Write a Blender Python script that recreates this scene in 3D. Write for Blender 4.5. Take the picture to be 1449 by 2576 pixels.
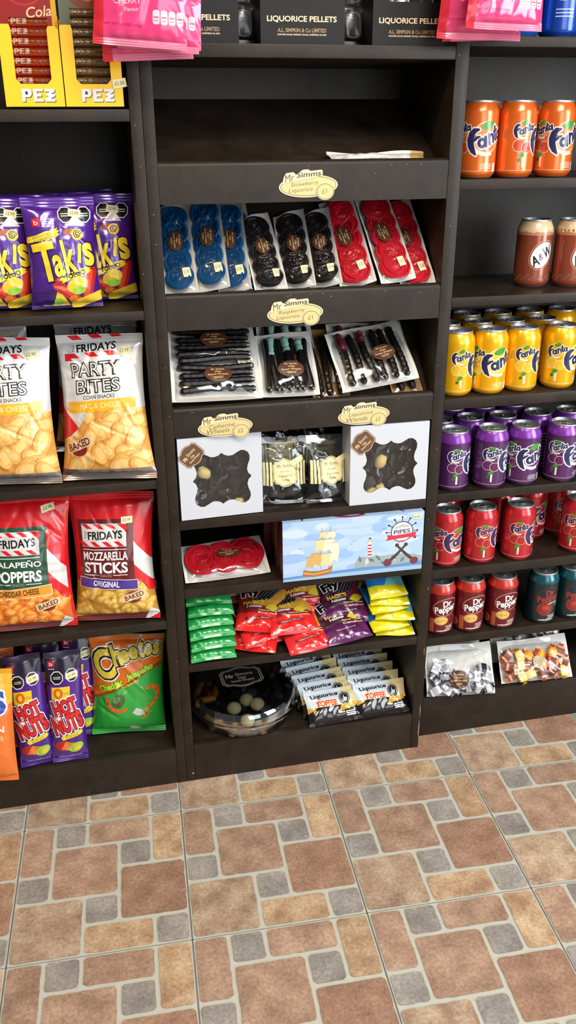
import bpy, bmesh, math, random
from mathutils import Vector, Matrix, noise, geometry
from bisect import bisect_right
R = math.radians
PI = math.pi
for o in list(bpy.data.objects):
    bpy.data.objects.remove(o)
scene = bpy.context.scene
COL = scene.collection

# ------------------------------------------------------------------ camera, world, lights, exposure
cam_d = bpy.data.cameras.new('camera')
cam = bpy.data.objects.new('camera', cam_d)
COL.objects.link(cam)
cam_d.sensor_fit = 'VERTICAL'
cam_d.sensor_height = 36.0
cam_d.sensor_width = 24.0
cam_d.lens = 36.0 * 2175.3 / 2576.0
cam_d.clip_start = 0.02
yaw, pitch, roll = 0.2095, 0.4222, -0.0053
fw = Vector((math.sin(yaw) * math.cos(pitch), math.cos(yaw) * math.cos(pitch), -math.sin(pitch)))
rt = Vector((math.cos(yaw), -math.sin(yaw), 0))
up = rt.cross(fw)
r2 = rt * math.cos(roll) + up * math.sin(roll)
u2 = up * math.cos(roll) - rt * math.sin(roll)
cam.matrix_world = Matrix(((r2.x, u2.x, -fw.x, -0.1041), (r2.y, u2.y, -fw.y, -1.4381), (r2.z, u2.z, -fw.z, 1.2590), (0, 0, 0, 1)))
scene.camera = cam

world = bpy.data.worlds.new('world')
scene.world = world
world.use_nodes = True
bg = world.node_tree.nodes['Background']
bg.inputs['Color'].default_value = (0.95, 0.96, 1.0, 1)
bg.inputs['Strength'].default_value = 0.16


def area_light(name, loc, target, sx, sy, power, color, spread=180):
    d = bpy.data.lights.new(name, 'AREA')
    d.shape = 'RECTANGLE'
    d.size, d.size_y = sx, sy
    d.energy = power
    d.color = color
    d.spread = R(spread)
    o = bpy.data.objects.new(name, d)
    COL.objects.link(o)
    o.location = loc
    o.rotation_euler = (Vector(target) - Vector(loc)).to_track_quat('-Z', 'Y').to_euler()
    return o


area_light('window_light', (2.7, -2.3, 1.55), (0.4, 0.0, 0.6), 1.3, 2.3, 105, (0.90, 0.96, 1.0))
area_light('door_light', (0.9, -3.6, 1.5), (0.2, -0.3, 0.2), 1.6, 2.2, 40, (0.95, 0.98, 1.0))
area_light('floor_fill_light', (0.55, -1.75, 2.68), (0.45, -1.2, 0.0), 1.2, 0.7, 46, (1.0, 0.97, 0.93))  # soft overhead light added to brighten the floor, no fixture in view
area_light('ceiling_lamp_light', (-0.75, -0.95, 2.55), (-0.2, 0.0, 1.2), 0.25, 0.25, 15, (1.0, 0.72, 0.42))
area_light('ceiling_lamp_light', (0.5, -1.3, 2.6), (0.4, 0.0, 1.0), 0.25, 0.25, 6, (1.0, 0.78, 0.52))

vs = scene.view_settings
vs.view_transform = 'Standard'
vs.look = 'None'
vs.exposure = 0.0
vs.gamma = 1.0
vs.use_curve_mapping = False


# ------------------------------------------------------------------ materials
def lin(c):
    return tuple(((x / 255.0) / 12.92 if x / 255.0 <= 0.04045 else ((x / 255.0 + 0.055) / 1.055) ** 2.4) for x in c)


MATS = {}


def mat(name, rgb, rough=0.5, metal=0.0, coat=0.0, spec=0.5, noise_amt=0.0, noise_scale=40.0, bump=0.0, bump_scale=200.0):
    if name in MATS:
        return MATS[name]
    m = bpy.data.materials.new(name)
    m.use_nodes = True
    nt = m.node_tree
    b = nt.nodes['Principled BSDF']
    c = lin(rgb)
    b.inputs['Base Color'].default_value = (*c, 1)
    b.inputs['Roughness'].default_value = rough
    b.inputs['Metallic'].default_value = metal
    b.inputs['Coat Weight'].default_value = coat
    b.inputs['Coat Roughness'].default_value = 0.12
    b.inputs['Specular IOR Level'].default_value = spec
    tc = None
    if noise_amt or bump:
        tc = nt.nodes.new('ShaderNodeTexCoord')
    if noise_amt:
        n = nt.nodes.new('ShaderNodeTexNoise')
        n.inputs['Scale'].default_value = noise_scale
        n.inputs['Detail'].default_value = 4
        nt.links.new(tc.outputs['Object'], n.inputs['Vector'])
        mx = nt.nodes.new('ShaderNodeMix')
        mx.data_type = 'RGBA'
        mx.inputs[6].default_value = (*[x * (1 - noise_amt) for x in c], 1)
        mx.inputs[7].default_value = (*[min(1, x * (1 + noise_amt)) for x in c], 1)
        nt.links.new(n.outputs['Fac'], mx.inputs[0])
        nt.links.new(mx.outputs[2], b.inputs['Base Color'])
    if bump:
        n2 = nt.nodes.new('ShaderNodeTexNoise')
        n2.inputs['Scale'].default_value = bump_scale
        n2.inputs['Detail'].default_value = 3
        nt.links.new(tc.outputs['Object'], n2.inputs['Vector'])
        bp = nt.nodes.new('ShaderNodeBump')
        bp.inputs['Strength'].default_value = bump
        bp.inputs['Distance'].default_value = 0.002
        nt.links.new(n2.outputs['Fac'], bp.inputs['Height'])
        nt.links.new(bp.outputs['Normal'], b.inputs['Normal'])
    MATS[name] = m
    return m


def ink(name, rgb, rough=0.3):
    return mat('print_' + name, rgb, rough, coat=0.35)


def film(name, tint=(255, 255, 255), strength=0.5, rough=0.08, base=0.06):
    """clear plastic film: see-through with a glossy sheen that grows at grazing angles"""
    if name in MATS:
        return MATS[name]
    m = bpy.data.materials.new(name)
    m.use_nodes = True
    nt = m.node_tree
    for n in list(nt.nodes):
        nt.nodes.remove(n)
    out = nt.nodes.new('ShaderNodeOutputMaterial')
    mix = nt.nodes.new('ShaderNodeMixShader')
    tr = nt.nodes.new('ShaderNodeBsdfTransparent')
    tr.inputs['Color'].default_value = (*lin(tint), 1)
    gl = nt.nodes.new('ShaderNodeBsdfGlossy')
    gl.inputs['Roughness'].default_value = rough
    gl.inputs['Color'].default_value = (0.9, 0.92, 0.95, 1)
    lw = nt.nodes.new('ShaderNodeLayerWeight')
    lw.inputs['Blend'].default_value = 0.35
    mr = nt.nodes.new('ShaderNodeMapRange')
    mr.inputs['To Min'].default_value = base
    mr.inputs['To Max'].default_value = strength
    nt.links.new(lw.outputs['Fresnel'], mr.inputs['Value'])
    nt.links.new(mr.outputs['Result'], mix.inputs['Fac'])
    nt.links.new(tr.outputs['BSDF'], mix.inputs[1])
    nt.links.new(gl.outputs['BSDF'], mix.inputs[2])
    nt.links.new(mix.outputs['Shader'], out.inputs['Surface'])
    MATS[name] = m
    return m


def wood_material():
    m = bpy.data.materials.new('dark_stained_wood')
    m.use_nodes = True
    nt = m.node_tree
    b = nt.nodes['Principled BSDF']
    tc = nt.nodes.new('ShaderNodeTexCoord')
    mp = nt.nodes.new('ShaderNodeMapping')
    mp.inputs['Scale'].default_value = (9, 9, 9)
    n = nt.nodes.new('ShaderNodeTexNoise')
    n.inputs['Scale'].default_value = 2.2
    n.inputs['Detail'].default_value = 6
    n.inputs['Distortion'].default_value = 0.6
    nt.links.new(tc.outputs['Object'], mp.inputs['Vector'])
    nt.links.new(mp.outputs['Vector'], n.inputs['Vector'])
    cr = nt.nodes.new('ShaderNodeValToRGB')
    cr.color_ramp.elements[0].position = 0.3
    cr.color_ramp.elements[0].color = (0.0150, 0.0100, 0.0066, 1)
    cr.color_ramp.elements[1].position = 0.75
    cr.color_ramp.elements[1].color = (0.0285, 0.0192, 0.0130, 1)
    nt.links.new(n.outputs['Fac'], cr.inputs['Fac'])
    nt.links.new(cr.outputs['Color'], b.inputs['Base Color'])
    b.inputs['Specular IOR Level'].default_value = 0.27
    mr = nt.nodes.new('ShaderNodeMapRange')
    mr.inputs['To Min'].default_value = 0.36
    mr.inputs['To Max'].default_value = 0.5
    nt.links.new(n.outputs['Fac'], mr.inputs['Value'])
    nt.links.new(mr.outputs['Result'], b.inputs['Roughness'])
    n2 = nt.nodes.new('ShaderNodeTexNoise')
    n2.inputs['Scale'].default_value = 260
    n2.inputs['Detail'].default_value = 2
    nt.links.new(tc.outputs['Object'], n2.inputs['Vector'])
    bp = nt.nodes.new('ShaderNodeBump')
    bp.inputs['Strength'].default_value = 0.25
    bp.inputs['Distance'].default_value = 0.001
    nt.links.new(n2.outputs['Fac'], bp.inputs['Height'])
    nt.links.new(bp.outputs['Normal'], b.inputs['Normal'])
    MATS['wood'] = m
    return m


WOOD = wood_material()


# ------------------------------------------------------------------ geometry collector
class Geo:
    def __init__(s):
        s.v, s.f, s.m, s.mats = [], [], [], []

    def mi(s, m):
        if m not in s.mats:
            s.mats.append(m)
        return s.mats.index(m)

    def add(s, vs_, fs, m, M=None):
        k = len(s.v)
        i = s.mi(m)
        s.v.extend([tuple(M @ Vector(p)) if M else tuple(p) for p in vs_])
        for f in fs:
            s.f.append([k + a for a in f])
            s.m.append(i)
        return s

    def box(s, x0, x1, y0, y1, z0, z1, m, bev=0.0, M=None):
        if bev <= 0:
            P = [(x, y, z) for x in (x0, x1) for y in (y0, y1) for z in (z0, z1)]
            F = [(0, 1, 3, 2), (4, 6, 7, 5), (0, 4, 5, 1), (2, 3, 7, 6), (0, 2, 6, 4), (1, 5, 7, 3)]
            return s.add(P, F, m, M)
        bm = bmesh.new()
        bmesh.ops.create_cube(bm, size=1)
        for v in bm.verts:
            v.co = Vector(((x0 + x1) / 2 + v.co.x * (x1 - x0), (y0 + y1) / 2 + v.co.y * (y1 - y0), (z0 + z1) / 2 + v.co.z * (z1 - z0)))
        bmesh.ops.bevel(bm, geom=bm.edges[:], offset=bev, segments=2, profile=0.6, affect='EDGES')
        return s.bm(bm, m, M)

    def bm(s, bm, m, M=None):
        bm.verts.index_update()
        s.add([v.co for v in bm.verts], [[v.index for v in f.verts] for f in bm.faces], m, M)
        bm.free()
        return s

    def lathe(s, prof, n, m, M=None, caps=True):
        """prof: list of (radius, z); radius 0 collapses to a point"""
        V, F, rows = [], [], []
        for r, z in prof:
            if r < 1e-6:
                rows.append([len(V)])
                V.append((0, 0, z))
            else:
                rows.append(list(range(len(V), len(V) + n)))
                V += [(r * math.cos(2 * PI * i / n), r * math.sin(2 * PI * i / n), z) for i in range(n)]
        for a, b in zip(rows, rows[1:]):
            for i in range(n):
                j = (i + 1) % n
                if len(a) == 1 and len(b) == 1:
                    continue
                if len(a) == 1:
                    F.append((a[0], b[j], b[i]))
                elif len(b) == 1:
                    F.append((a[i], a[j], b[0]))
                else:
                    F.append((a[i], a[j], b[j], b[i]))
        return s.add(V, F, m, M)

    def tube(s, pts, r, n, m, closed=False, M=None, flat=1.0):
        pts = [Vector(p) for p in pts]
        N = len(pts)
        V, F = [], []
        ref = None
        for i, p in enumerate(pts):
            a = pts[(i - 1) % N] if (closed or i > 0) else p
            b = pts[(i + 1) % N] if (closed or i < N - 1) else p
            t = (b - a).normalized()
            if ref is None:
                ref = t.orthogonal().normalized()
            ref = (ref - t * ref.dot(t)).normalized()
            bi = t.cross(ref)
            rr = r[i] if isinstance(r, (list, tuple)) else r
            for k in range(n):
                an = 2 * PI * k / n
                V.append(p + ref * (rr * math.cos(an)) + bi * (rr * flat * math.sin(an)))
        for i in range(N if closed else N - 1):
            for k in range(n):
                j = (i + 1) % N
                F.append((i * n + k, i * n + (k + 1) % n, j * n + (k + 1) % n, j * n + k))
        if not closed:
            F.append(tuple(range(n - 1, -1, -1)))
            F.append(tuple((N - 1) * n + k for k in range(n)))
        return s.add(V, F, m, M)

    def ball(s, c, rx, ry, rz, m, sub=2, jit=0.0, seed=0, M=None):
        bm = bmesh.new()
        bmesh.ops.create_icosphere(bm, subdivisions=sub, radius=1)
        rnd = random.Random(seed)
        off = Vector((rnd.random() * 9, rnd.random() * 9, rnd.random() * 9))
        for v in bm.verts:
            k = 1 + jit * noise.noise(v.co * 1.6 + off)
            v.co = Vector((c[0] + v.co.x * rx * k, c[1] + v.co.y * ry * k, c[2] + v.co.z * rz * k))
        return s.bm(bm, m, M)

    def prism(s, pts, h0, h1, m, M=None, mside=None):
        """outline in x/z, extruded along y from h0 to h1"""
        n = len(pts)
        tri = geometry.tessellate_polygon([[Vector((p[0], p[1], 0)) for p in pts]])
        V = [(p[0], h0, p[1]) for p in pts] + [(p[0], h1, p[1]) for p in pts]
        F = [tuple(t) for t in tri] + [tuple(n + i for i in reversed(t)) for t in tri]
        s.add(V, F, m, M)
        s.add(V, [(i, (i + 1) % n, n + (i + 1) % n, n + i) for i in range(n)], mside or m, M)
        return s

    def build(s, name, parent=None, smooth=True, angle=38):
        me = bpy.data.meshes.new(name)
        me.from_pydata(s.v, [], s.f)
        for m in s.mats:
            me.materials.append(m)
        me.polygons.foreach_set('material_index', s.m)
        if smooth:
            me.polygons.foreach_set('use_smooth', [True] * len(me.polygons))
            me.set_sharp_from_angle(angle=R(angle))
        me.update()
        o = bpy.data.objects.new(name, me)
        COL.objects.link(o)
        if parent:
            o.parent = parent
        return o


def fix_normals(o):
    bm = bmesh.new()
    bm.from_mesh(o.data)
    bmesh.ops.recalc_face_normals(bm, faces=bm.faces[:])
    bm.to_mesh(o.data)
    bm.free()
    return o


# ------------------------------------------------------------------ naming / placing
def tag(o, label, cat, group=None):
    o['label'] = label
    o['category'] = cat
    if group:
        o['group'] = group
    return o


def struct(o):
    o['kind'] = 'structure'
    return o


def empty(name, loc=(0, 0, 0)):
    o = bpy.data.objects.new(name, None)
    COL.objects.link(o)
    o.empty_display_size = 0.02
    o.location = loc
    return o


def place(o, loc, lean=0, yaw=0, roll=0, twist=0, scale=None):
    """lean tips the top away from the room, roll tilts it sideways, twist turns it about its own long axis"""
    m = Matrix.Rotation(R(yaw), 3, 'Z') @ Matrix.Rotation(R(-lean), 3, 'X') @ Matrix.Rotation(R(roll), 3, 'Y') @ Matrix.Rotation(R(twist), 3, 'Z')
    o.rotation_euler = m.to_euler()
    o.location = loc
    if scale:
        o.scale = scale
    return o


def dup(root, label=None, group=None):
    r = root.copy()
    COL.objects.link(r)
    if label:
        r['label'] = label
    if group:
        r['group'] = group
    for ch in list(root.children):
        c = ch.copy()
        COL.objects.link(c)
        c.parent = r
        for g in ch.children:
            d = g.copy()
            COL.objects.link(d)
            d.parent = c
    return r


class Kind:
    """hands out the first copy itself, then duplicates"""
    def __init__(s, root):
        s.root, s.used = root, False

    def get(s, label, cat, group=None):
        o = s.root if not s.used else dup(s.root)
        s.used = True
        if 'group' in o and not group:
            del o['group']
        return tag(o, label, cat, group)


# ------------------------------------------------------------------ curved sheets and printing on them
class Surf:
    def __init__(s, us, vs_, fn):
        s.us, s.vs = us, vs_
        s.P = [[Vector(fn(u, v)) for v in vs_] for u in us]
        nu, nv = len(us), len(vs_)
        s.N = []
        for i in range(nu):
            row = []
            for j in range(nv):
                a = s.P[min(i + 1, nu - 1)][j] - s.P[max(i - 1, 0)][j]
                b = s.P[i][min(j + 1, nv - 1)] - s.P[i][max(j - 1, 0)]
                n = a.cross(b)
                row.append(n.normalized() if n.length > 1e-12 else Vector((0, -1, 0)))
            s.N.append(row)

    def at(s, u, v, e):
        i = min(max(bisect_right(s.us, u) - 1, 0), len(s.us) - 2)
        j = min(max(bisect_right(s.vs, v) - 1, 0), len(s.vs) - 2)
        a = (u - s.us[i]) / (s.us[i + 1] - s.us[i])
        b = (v - s.vs[j]) / (s.vs[j + 1] - s.vs[j])
        P, N = s.P, s.N
        if a + b <= 1:
            k0, k1, k2 = 1 - a - b, a, b
            p = P[i][j] * k0 + P[i + 1][j] * k1 + P[i][j + 1] * k2
            n = N[i][j] * k0 + N[i + 1][j] * k1 + N[i][j + 1] * k2
        else:
            k0, k1, k2 = a + b - 1, 1 - a, 1 - b
            p = P[i + 1][j + 1] * k0 + P[i][j + 1] * k1 + P[i + 1][j] * k2
            n = N[i + 1][j + 1] * k0 + N[i][j + 1] * k1 + N[i + 1][j] * k2
        return p + n * e

    def mesh(s, geo, m, mfn=None, flip=False):
        nu, nv = len(s.us), len(s.vs)
        k = len(geo.v)
        for i in range(nu):
            for j in range(nv):
                geo.v.append(tuple(s.P[i][j]))
        for i in range(nu - 1):
            for j in range(nv - 1):
                q = [k + i * nv + j, k + (i + 1) * nv + j, k + (i + 1) * nv + j + 1, k + i * nv + j + 1]
                mm = mfn((s.us[i] + s.us[i + 1]) / 2, (s.vs[j] + s.vs[j + 1]) / 2) if mfn else None
                for f in ([q[0], q[1], q[3]], [q[1], q[2], q[3]]):
                    if flip:
                        f.reverse()
                    geo.f.append(f)
                    geo.m.append(geo.mi(mm or m))


def frange(a, b, n):
    return [a + (b - a) * i / n for i in range(n + 1)]


def flat_surf(w, h, y=0.0, z0=0.0, x0=None):
    x0 = -w / 2 if x0 is None else x0
    return Surf([x0, x0 + w], [z0, z0 + h], lambda u, v: (u, y, v))


TXT = {}


def text_mesh(t, bold=0.0, shear=0.0, spacing=1.0, res=3):
    key = (t, bold, shear, spacing, res)
    if key in TXT:
        return TXT[key]
    cu = bpy.data.curves.new('lettering', 'FONT')
    cu.body = t
    cu.size = 1.0
    cu.offset = bold
    cu.shear = shear
    cu.space_character = spacing
    cu.resolution_u = res
    cu.fill_mode = 'FRONT'
    ob = bpy.data.objects.new('lettering', cu)
    COL.objects.link(ob)
    dg = bpy.context.evaluated_depsgraph_get()
    dg.update()
    me = ob.evaluated_get(dg).to_mesh()
    V = [(v.co.x, v.co.y) for v in me.vertices]
    F = [tuple(p.vertices) for p in me.polygons]
    ob.evaluated_get(dg).to_mesh_clear()
    bpy.data.objects.remove(ob)
    bpy.data.curves.remove(cu)
    TXT[key] = (V, F)
    return TXT[key]


class Print:
    """flat artwork in millimetres (x right, y up) that can be laid on a Surf"""
    def __init__(s):
        s.items = []

    def poly(s, pts, m, layer=1):
        tri = geometry.tessellate_polygon([[Vector((p[0], p[1], 0)) for p in pts]])
        s.items.append(([tuple(p) for p in pts], [tuple(t) for t in tri], m, layer))
        return s

    def rect(s, cx, cy, w, h, m, layer=1, rot=0, skew=0):
        c, sn = math.cos(R(rot)), math.sin(R(rot))
        q = [(-w / 2 - skew, -h / 2), (w / 2 - skew, -h / 2), (w / 2 + skew, h / 2), (-w / 2 + skew, h / 2)]
        return s.poly([(cx + a * c - b * sn, cy + a * sn + b * c) for a, b in q], m, layer)

    def ell(s, cx, cy, rx, ry, m, layer=1, rot=0, n=28, a0=0, a1=360):
        c, sn = math.cos(R(rot)), math.sin(R(rot))
        full = abs(a1 - a0) >= 359.9
        k = n if full else n + 1
        q = [(rx * math.cos(R(a0 + (a1 - a0) * i / n)), ry * math.sin(R(a0 + (a1 - a0) * i / n))) for i in range(k)]
        return s.poly([(cx + a * c - b * sn, cy + a * sn + b * c) for a, b in q], m, layer)

    def ring(s, cx, cy, rx, ry, wd, m, layer=1, rot=0, n=32, a0=0, a1=360):
        c, sn = math.cos(R(rot)), math.sin(R(rot))
        V, F = [], []
        for i in range(n + 1):
            a = R(a0 + (a1 - a0) * i / n)
            for k in (0, wd):
                x, y = (rx - k) * math.cos(a), (ry - k) * math.sin(a)
                V.append((cx + x * c - y * sn, cy + x * sn + y * c))
        for i in range(n):
            F.append((2 * i + 1, 2 * i, 2 * i + 2, 2 * i + 3))
        s.items.append((V, F, m, layer))
        return s

    def stroke(s, pts, wd, m, layer=1):
        V, F = [], []
        n = len(pts)
        for i, p in enumerate(pts):
            a, b = pts[max(i - 1, 0)], pts[min(i + 1, n - 1)]
            dx, dy = b[0] - a[0], b[1] - a[1]
            l = math.hypot(dx, dy) or 1
            w2 = (wd[i] if isinstance(wd, (list, tuple)) else wd) / 2
            V += [(p[0] - dy / l * w2, p[1] + dx / l * w2), (p[0] + dy / l * w2, p[1] - dx / l * w2)]
        for i in range(n - 1):
            F.append((2 * i + 1, 2 * i + 3, 2 * i + 2, 2 * i))
        s.items.append((V, F, m, layer))
        return s

    def capsule(s, cx, cy, l, r, rot, m, layer=1, n=8):
        q = []
        for i in range(n + 1):
            a = -PI / 2 + PI * i / n
            q.append((l / 2 + r * math.cos(a), r * math.sin(a)))
        for i in range(n + 1):
            a = PI / 2 + PI * i / n
            q.append((-l / 2 + r * math.cos(a), r * math.sin(a)))
        c, sn = math.cos(R(rot)), math.sin(R(rot))
        return s.poly([(cx + a * c - b * sn, cy + a * sn + b * c) for a, b in q], m, layer)

    def text(s, t, cx, cy, w, h, m, layer=2, rot=0, bold=0.0, shear=0.0, outl=(), spacing=1.0, arc=0.0, res=3, shadow=None):
        """fit the lettering t into a w x h box; outl = [(extra boldness, material), ...] laid underneath"""
        V, F = text_mesh(t, bold, shear, spacing, res)
        if not V:
            return s
        x0, x1 = min(p[0] for p in V), max(p[0] for p in V)
        y0, y1 = min(p[1] for p in V), max(p[1] for p in V)
        sx, sy = w / (x1 - x0), h / (y1 - y0)
        mx, my = (x0 + x1) / 2, (y0 + y1) / 2
        c, sn = math.cos(R(rot)), math.sin(R(rot))

        def put(V, F, m, layer, dx=0, dy=0):
            out = []
            for x, y in V:
                a, b = (x - mx) * sx, (y - my) * sy
                if arc:
                    b += arc * (1 - (2 * a / w) ** 2)
                out.append((cx + dx + a * c - b * sn, cy + dy + a * sn + b * c))
            s.items.append((out, F, m, layer))
        for k, (e, mo) in enumerate(outl):
            V2, F2 = text_mesh(t, bold + e, shear, spacing, res)
            put(V2, F2, mo, layer - (k + 1) * 0.5)
        if shadow:
            put(V, F, shadow[2], layer - 0.3, shadow[0], shadow[1])
        put(V, F, m, layer)
        return s

    def merge(s, other, dx=0, dy=0, k=1.0, rot=0, lay=0):
        c, sn = math.cos(R(rot)), math.sin(R(rot))
        for V, F, m, l in other.items:
            s.items.append(([(dx + k * (x * c - y * sn), dy + k * (x * sn + y * c)) for x, y in V], F, m, l + lay))
        return s

    def apply(s, geo, surf, ox=0.0, oy=0.0, unit=0.001, eps=0.00016, wrap=False):
        groups = {}
        for V, F, m, l in s.items:
            groups.setdefault((m, l), []).append((V, F))
        u0, u1, v0, v1 = surf.us[0], surf.us[-1], surf.vs[0], surf.vs[-1]
        for (m, l), lst in sorted(groups.items(), key=lambda k: k[0][1]):
            bm = bmesh.new()
            for V, F in lst:
                bv = [bm.verts.new((ox + x * unit, oy + y * unit, 0)) for x, y in V]
                for f in F:
                    try:
                        bm.faces.new([bv[i] for i in f])
                    except ValueError:
                        pass
            if not bm.verts:
                bm.free()
                continue
            X = [v.co.x for v in bm.verts]
            Y = [v.co.y for v in bm.verts]
            bx, by = (min(X), max(X)), (min(Y), max(Y))
            for val, no, lo, hi in ((u0, (-1, 0, 0), bx[0] < u0, False), (u1, (1, 0, 0), bx[1] > u1, False)):
                if lo:
                    bmesh.ops.bisect_plane(bm, geom=bm.verts[:] + bm.edges[:] + bm.faces[:], dist=1e-7, plane_co=(val, 0, 0), plane_no=no, clear_outer=True)
            for val, no, lo in ((v0, (0, -1, 0), by[0] < v0), (v1, (0, 1, 0), by[1] > v1)):
                if lo:
                    bmesh.ops.bisect_plane(bm, geom=bm.verts[:] + bm.edges[:] + bm.faces[:], dist=1e-7, plane_co=(0, val, 0), plane_no=no, clear_outer=True)
            if not surf_flat(surf):
                for u in surf.us:
                    if bx[0] < u < bx[1]:
                        bmesh.ops.bisect_plane(bm, geom=bm.verts[:] + bm.edges[:] + bm.faces[:], dist=1e-7, plane_co=(u, 0, 0), plane_no=(1, 0, 0))
                for v in surf.vs:
                    if by[0] < v < by[1]:
                        bmesh.ops.bisect_plane(bm, geom=bm.verts[:] + bm.edges[:] + bm.faces[:], dist=1e-7, plane_co=(0, v, 0), plane_no=(0, 1, 0))
                # split along the cell diagonals too, so the artwork lies exactly on the facets
                us, vz = surf.us, surf.vs
                nu, nv = len(us), len(vz)
                for v in bm.verts:
                    a = min(max(bisect_right(us, v.co.x) - 1, 0), nu - 2)
                    b = min(max(bisect_right(vz, v.co.y) - 1, 0), nv - 2)
                    v.co = (a + (v.co.x - us[a]) / (us[a + 1] - us[a]), b + (v.co.y - vz[b]) / (vz[b + 1] - vz[b]), 0)
                S = [v.co.x + v.co.y for v in bm.verts] or [0]
                for kk in range(int(min(S)), int(max(S)) + 2):
                    if min(S) < kk < max(S):
                        bmesh.ops.bisect_plane(bm, geom=bm.verts[:] + bm.edges[:] + bm.faces[:], dist=1e-5, plane_co=(kk, 0, 0), plane_no=(1, 1, 0))
                for v in bm.verts:
                    a = min(max(int(v.co.x), 0), nu - 2)
                    b = min(max(int(v.co.y), 0), nv - 2)
                    v.co = (us[a] + (v.co.x - a) * (us[a + 1] - us[a]), vz[b] + (v.co.y - b) * (vz[b + 1] - vz[b]), 0)
            bm.verts.index_update()
            bm.normal_update()
            e = eps * l
            k = len(geo.v)
            i = geo.mi(m)
            for v in bm.verts:
                geo.v.append(tuple(surf.at(v.co.x, v.co.y, e)))
            for f in bm.faces:
                q = [v.index for v in f.verts]
                if f.normal.z < 0:
                    q.reverse()
                geo.f.append([k + t for t in q])
                geo.m.append(i)
            bm.free()


def surf_flat(s):
    return len(s.us) == 2 and len(s.vs) == 2


def outline(cx, cy, w, h, r, n=5):
    q = []
    for sx, sy, a0 in ((1, -1, -90), (1, 1, 0), (-1, 1, 90), (-1, -1, 180)):
        for i in range(n + 1):
            a = R(a0 + 90 * i / n)
            q.append((cx + sx * (w / 2 - r) + r * math.cos(a), cy + sy * (h / 2 - r) + r * math.sin(a)))
    return q


# common inks
WHITE = ink('white', (236, 236, 234))
BLACK = ink('black', (14, 13, 14))
CREAM = mat('cream_card', (226, 214, 160), 0.6)
STICK = mat('price_sticker_paper', (222, 216, 170), 0.6)
STICK_INK = mat('price_sticker_ink', (120, 118, 92), 0.6)
SILVER = mat('aluminium', (205, 205, 205), 0.28, metal=0.9)


def price_sticker(parent, surf, x, y, w=20, h=12, rot=0, txt='2.99', eps=1.2):
    """small cream price label stuck on a pack (its own part)"""
    x, y, w, h = x * 1000, y * 1000, w * 1000, h * 1000
    p = Print().rect(x, y, w, h, STICK, 1, rot)
    p.text('\u00a3' + txt, x, y, w * 0.66, h * 0.42, STICK_INK, 2, rot)
    g = Geo()
    p.apply(g, surf, eps=0.00022 * eps * 2)
    o = g.build('price_sticker', parent)
    o['label'] = 'small cream price sticker'
    return o

# ------------------------------------------------------------------ floor of patterned vinyl tiles
def tile_mat(name, c0, c1, c2):
    m = bpy.data.materials.new(name)
    m.use_nodes = True
    nt = m.node_tree
    b = nt.nodes['Principled BSDF']
    tc = nt.nodes.new('ShaderNodeTexCoord')
    geo = nt.nodes.new('ShaderNodeNewGeometry')
    big = nt.nodes.new('ShaderNodeTexNoise')
    big.inputs['Scale'].default_value = 24
    big.inputs['Detail'].default_value = 5
    fine = nt.nodes.new('ShaderNodeTexNoise')
    fine.inputs['Scale'].default_value = 170
    fine.inputs['Detail'].default_value = 4
    fine.inputs['Roughness'].default_value = 0.7
    for n in (big, fine):
        nt.links.new(tc.outputs['Object'], n.inputs['Vector'])
    cr = nt.nodes.new('ShaderNodeValToRGB')
    e = cr.color_ramp.elements
    e[0].position, e[0].color = 0.33, (*lin(c0), 1)
    e[1].position, e[1].color = 0.7, (*lin(c2), 1)
    k = e.new(0.5)
    k.color = (*lin(c1), 1)
    nt.links.new(big.outputs['Fac'], cr.inputs['Fac'])
    mr = nt.nodes.new('ShaderNodeMapRange')
    mr.inputs['From Min'].default_value = 0.3
    mr.inputs['From Max'].default_value = 0.7
    mr.inputs['To Min'].default_value = 0.68
    mr.inputs['To Max'].default_value = 1.32
    nt.links.new(fine.outputs['Fac'], mr.inputs['Value'])
    mr2 = nt.nodes.new('ShaderNodeMapRange')
    mr2.inputs['To Min'].default_value = 0.9
    mr2.inputs['To Max'].default_value = 1.1
    nt.links.new(geo.outputs['Random Per Island'], mr2.inputs['Value'])
    mul = nt.nodes.new('ShaderNodeMath')
    mul.operation = 'MULTIPLY'
    nt.links.new(mr.outputs['Result'], mul.inputs[0])
    nt.links.new(mr2.outputs['Result'], mul.inputs[1])
    mx = nt.nodes.new('ShaderNodeVectorMath')
    mx.operation = 'SCALE'
    nt.links.new(cr.outputs['Color'], mx.inputs[0])
    nt.links.new(mul.outputs[0], mx.inputs['Scale'])
    nt.links.new(mx.outputs['Vector'], b.inputs['Base Color'])
    b.inputs['Roughness'].default_value = 0.42
    b.inputs['Specular IOR Level'].default_value = 0.45
    bp = nt.nodes.new('ShaderNodeBump')
    bp.inputs['Strength'].default_value = 0.3
    bp.inputs['Distance'].default_value = 0.001
    nt.links.new(fine.outputs['Fac'], bp.inputs['Height'])
    nt.links.new(bp.outputs['Normal'], b.inputs['Normal'])
    return m


T_BROWN = tile_mat('tile_brown', (150, 121, 102), (168, 137, 115), (186, 157, 134))
T_RED = tile_mat('tile_terracotta', (148, 114, 95), (162, 127, 105), (176, 143, 119))
T_TAN = tile_mat('tile_tan', (152, 126, 105), (179, 153, 128), (200, 178, 152))
T_GOLD = tile_mat('tile_gold', (160, 128, 100), (185, 154, 121), (206, 181, 147))
T_GREY = tile_mat('tile_grey', (138, 131, 124), (154, 147, 140), (170, 163, 155))
GROUT = mat('tile_grout', (194, 193, 178), 0.6, noise_amt=0.10, noise_scale=60)
SEAM = mat('tile_seam', (104, 106, 100), 0.7)

TT = 0.3048
TH = -0.0366
TC, TS = math.cos(TH), math.sin(TH)


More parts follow.
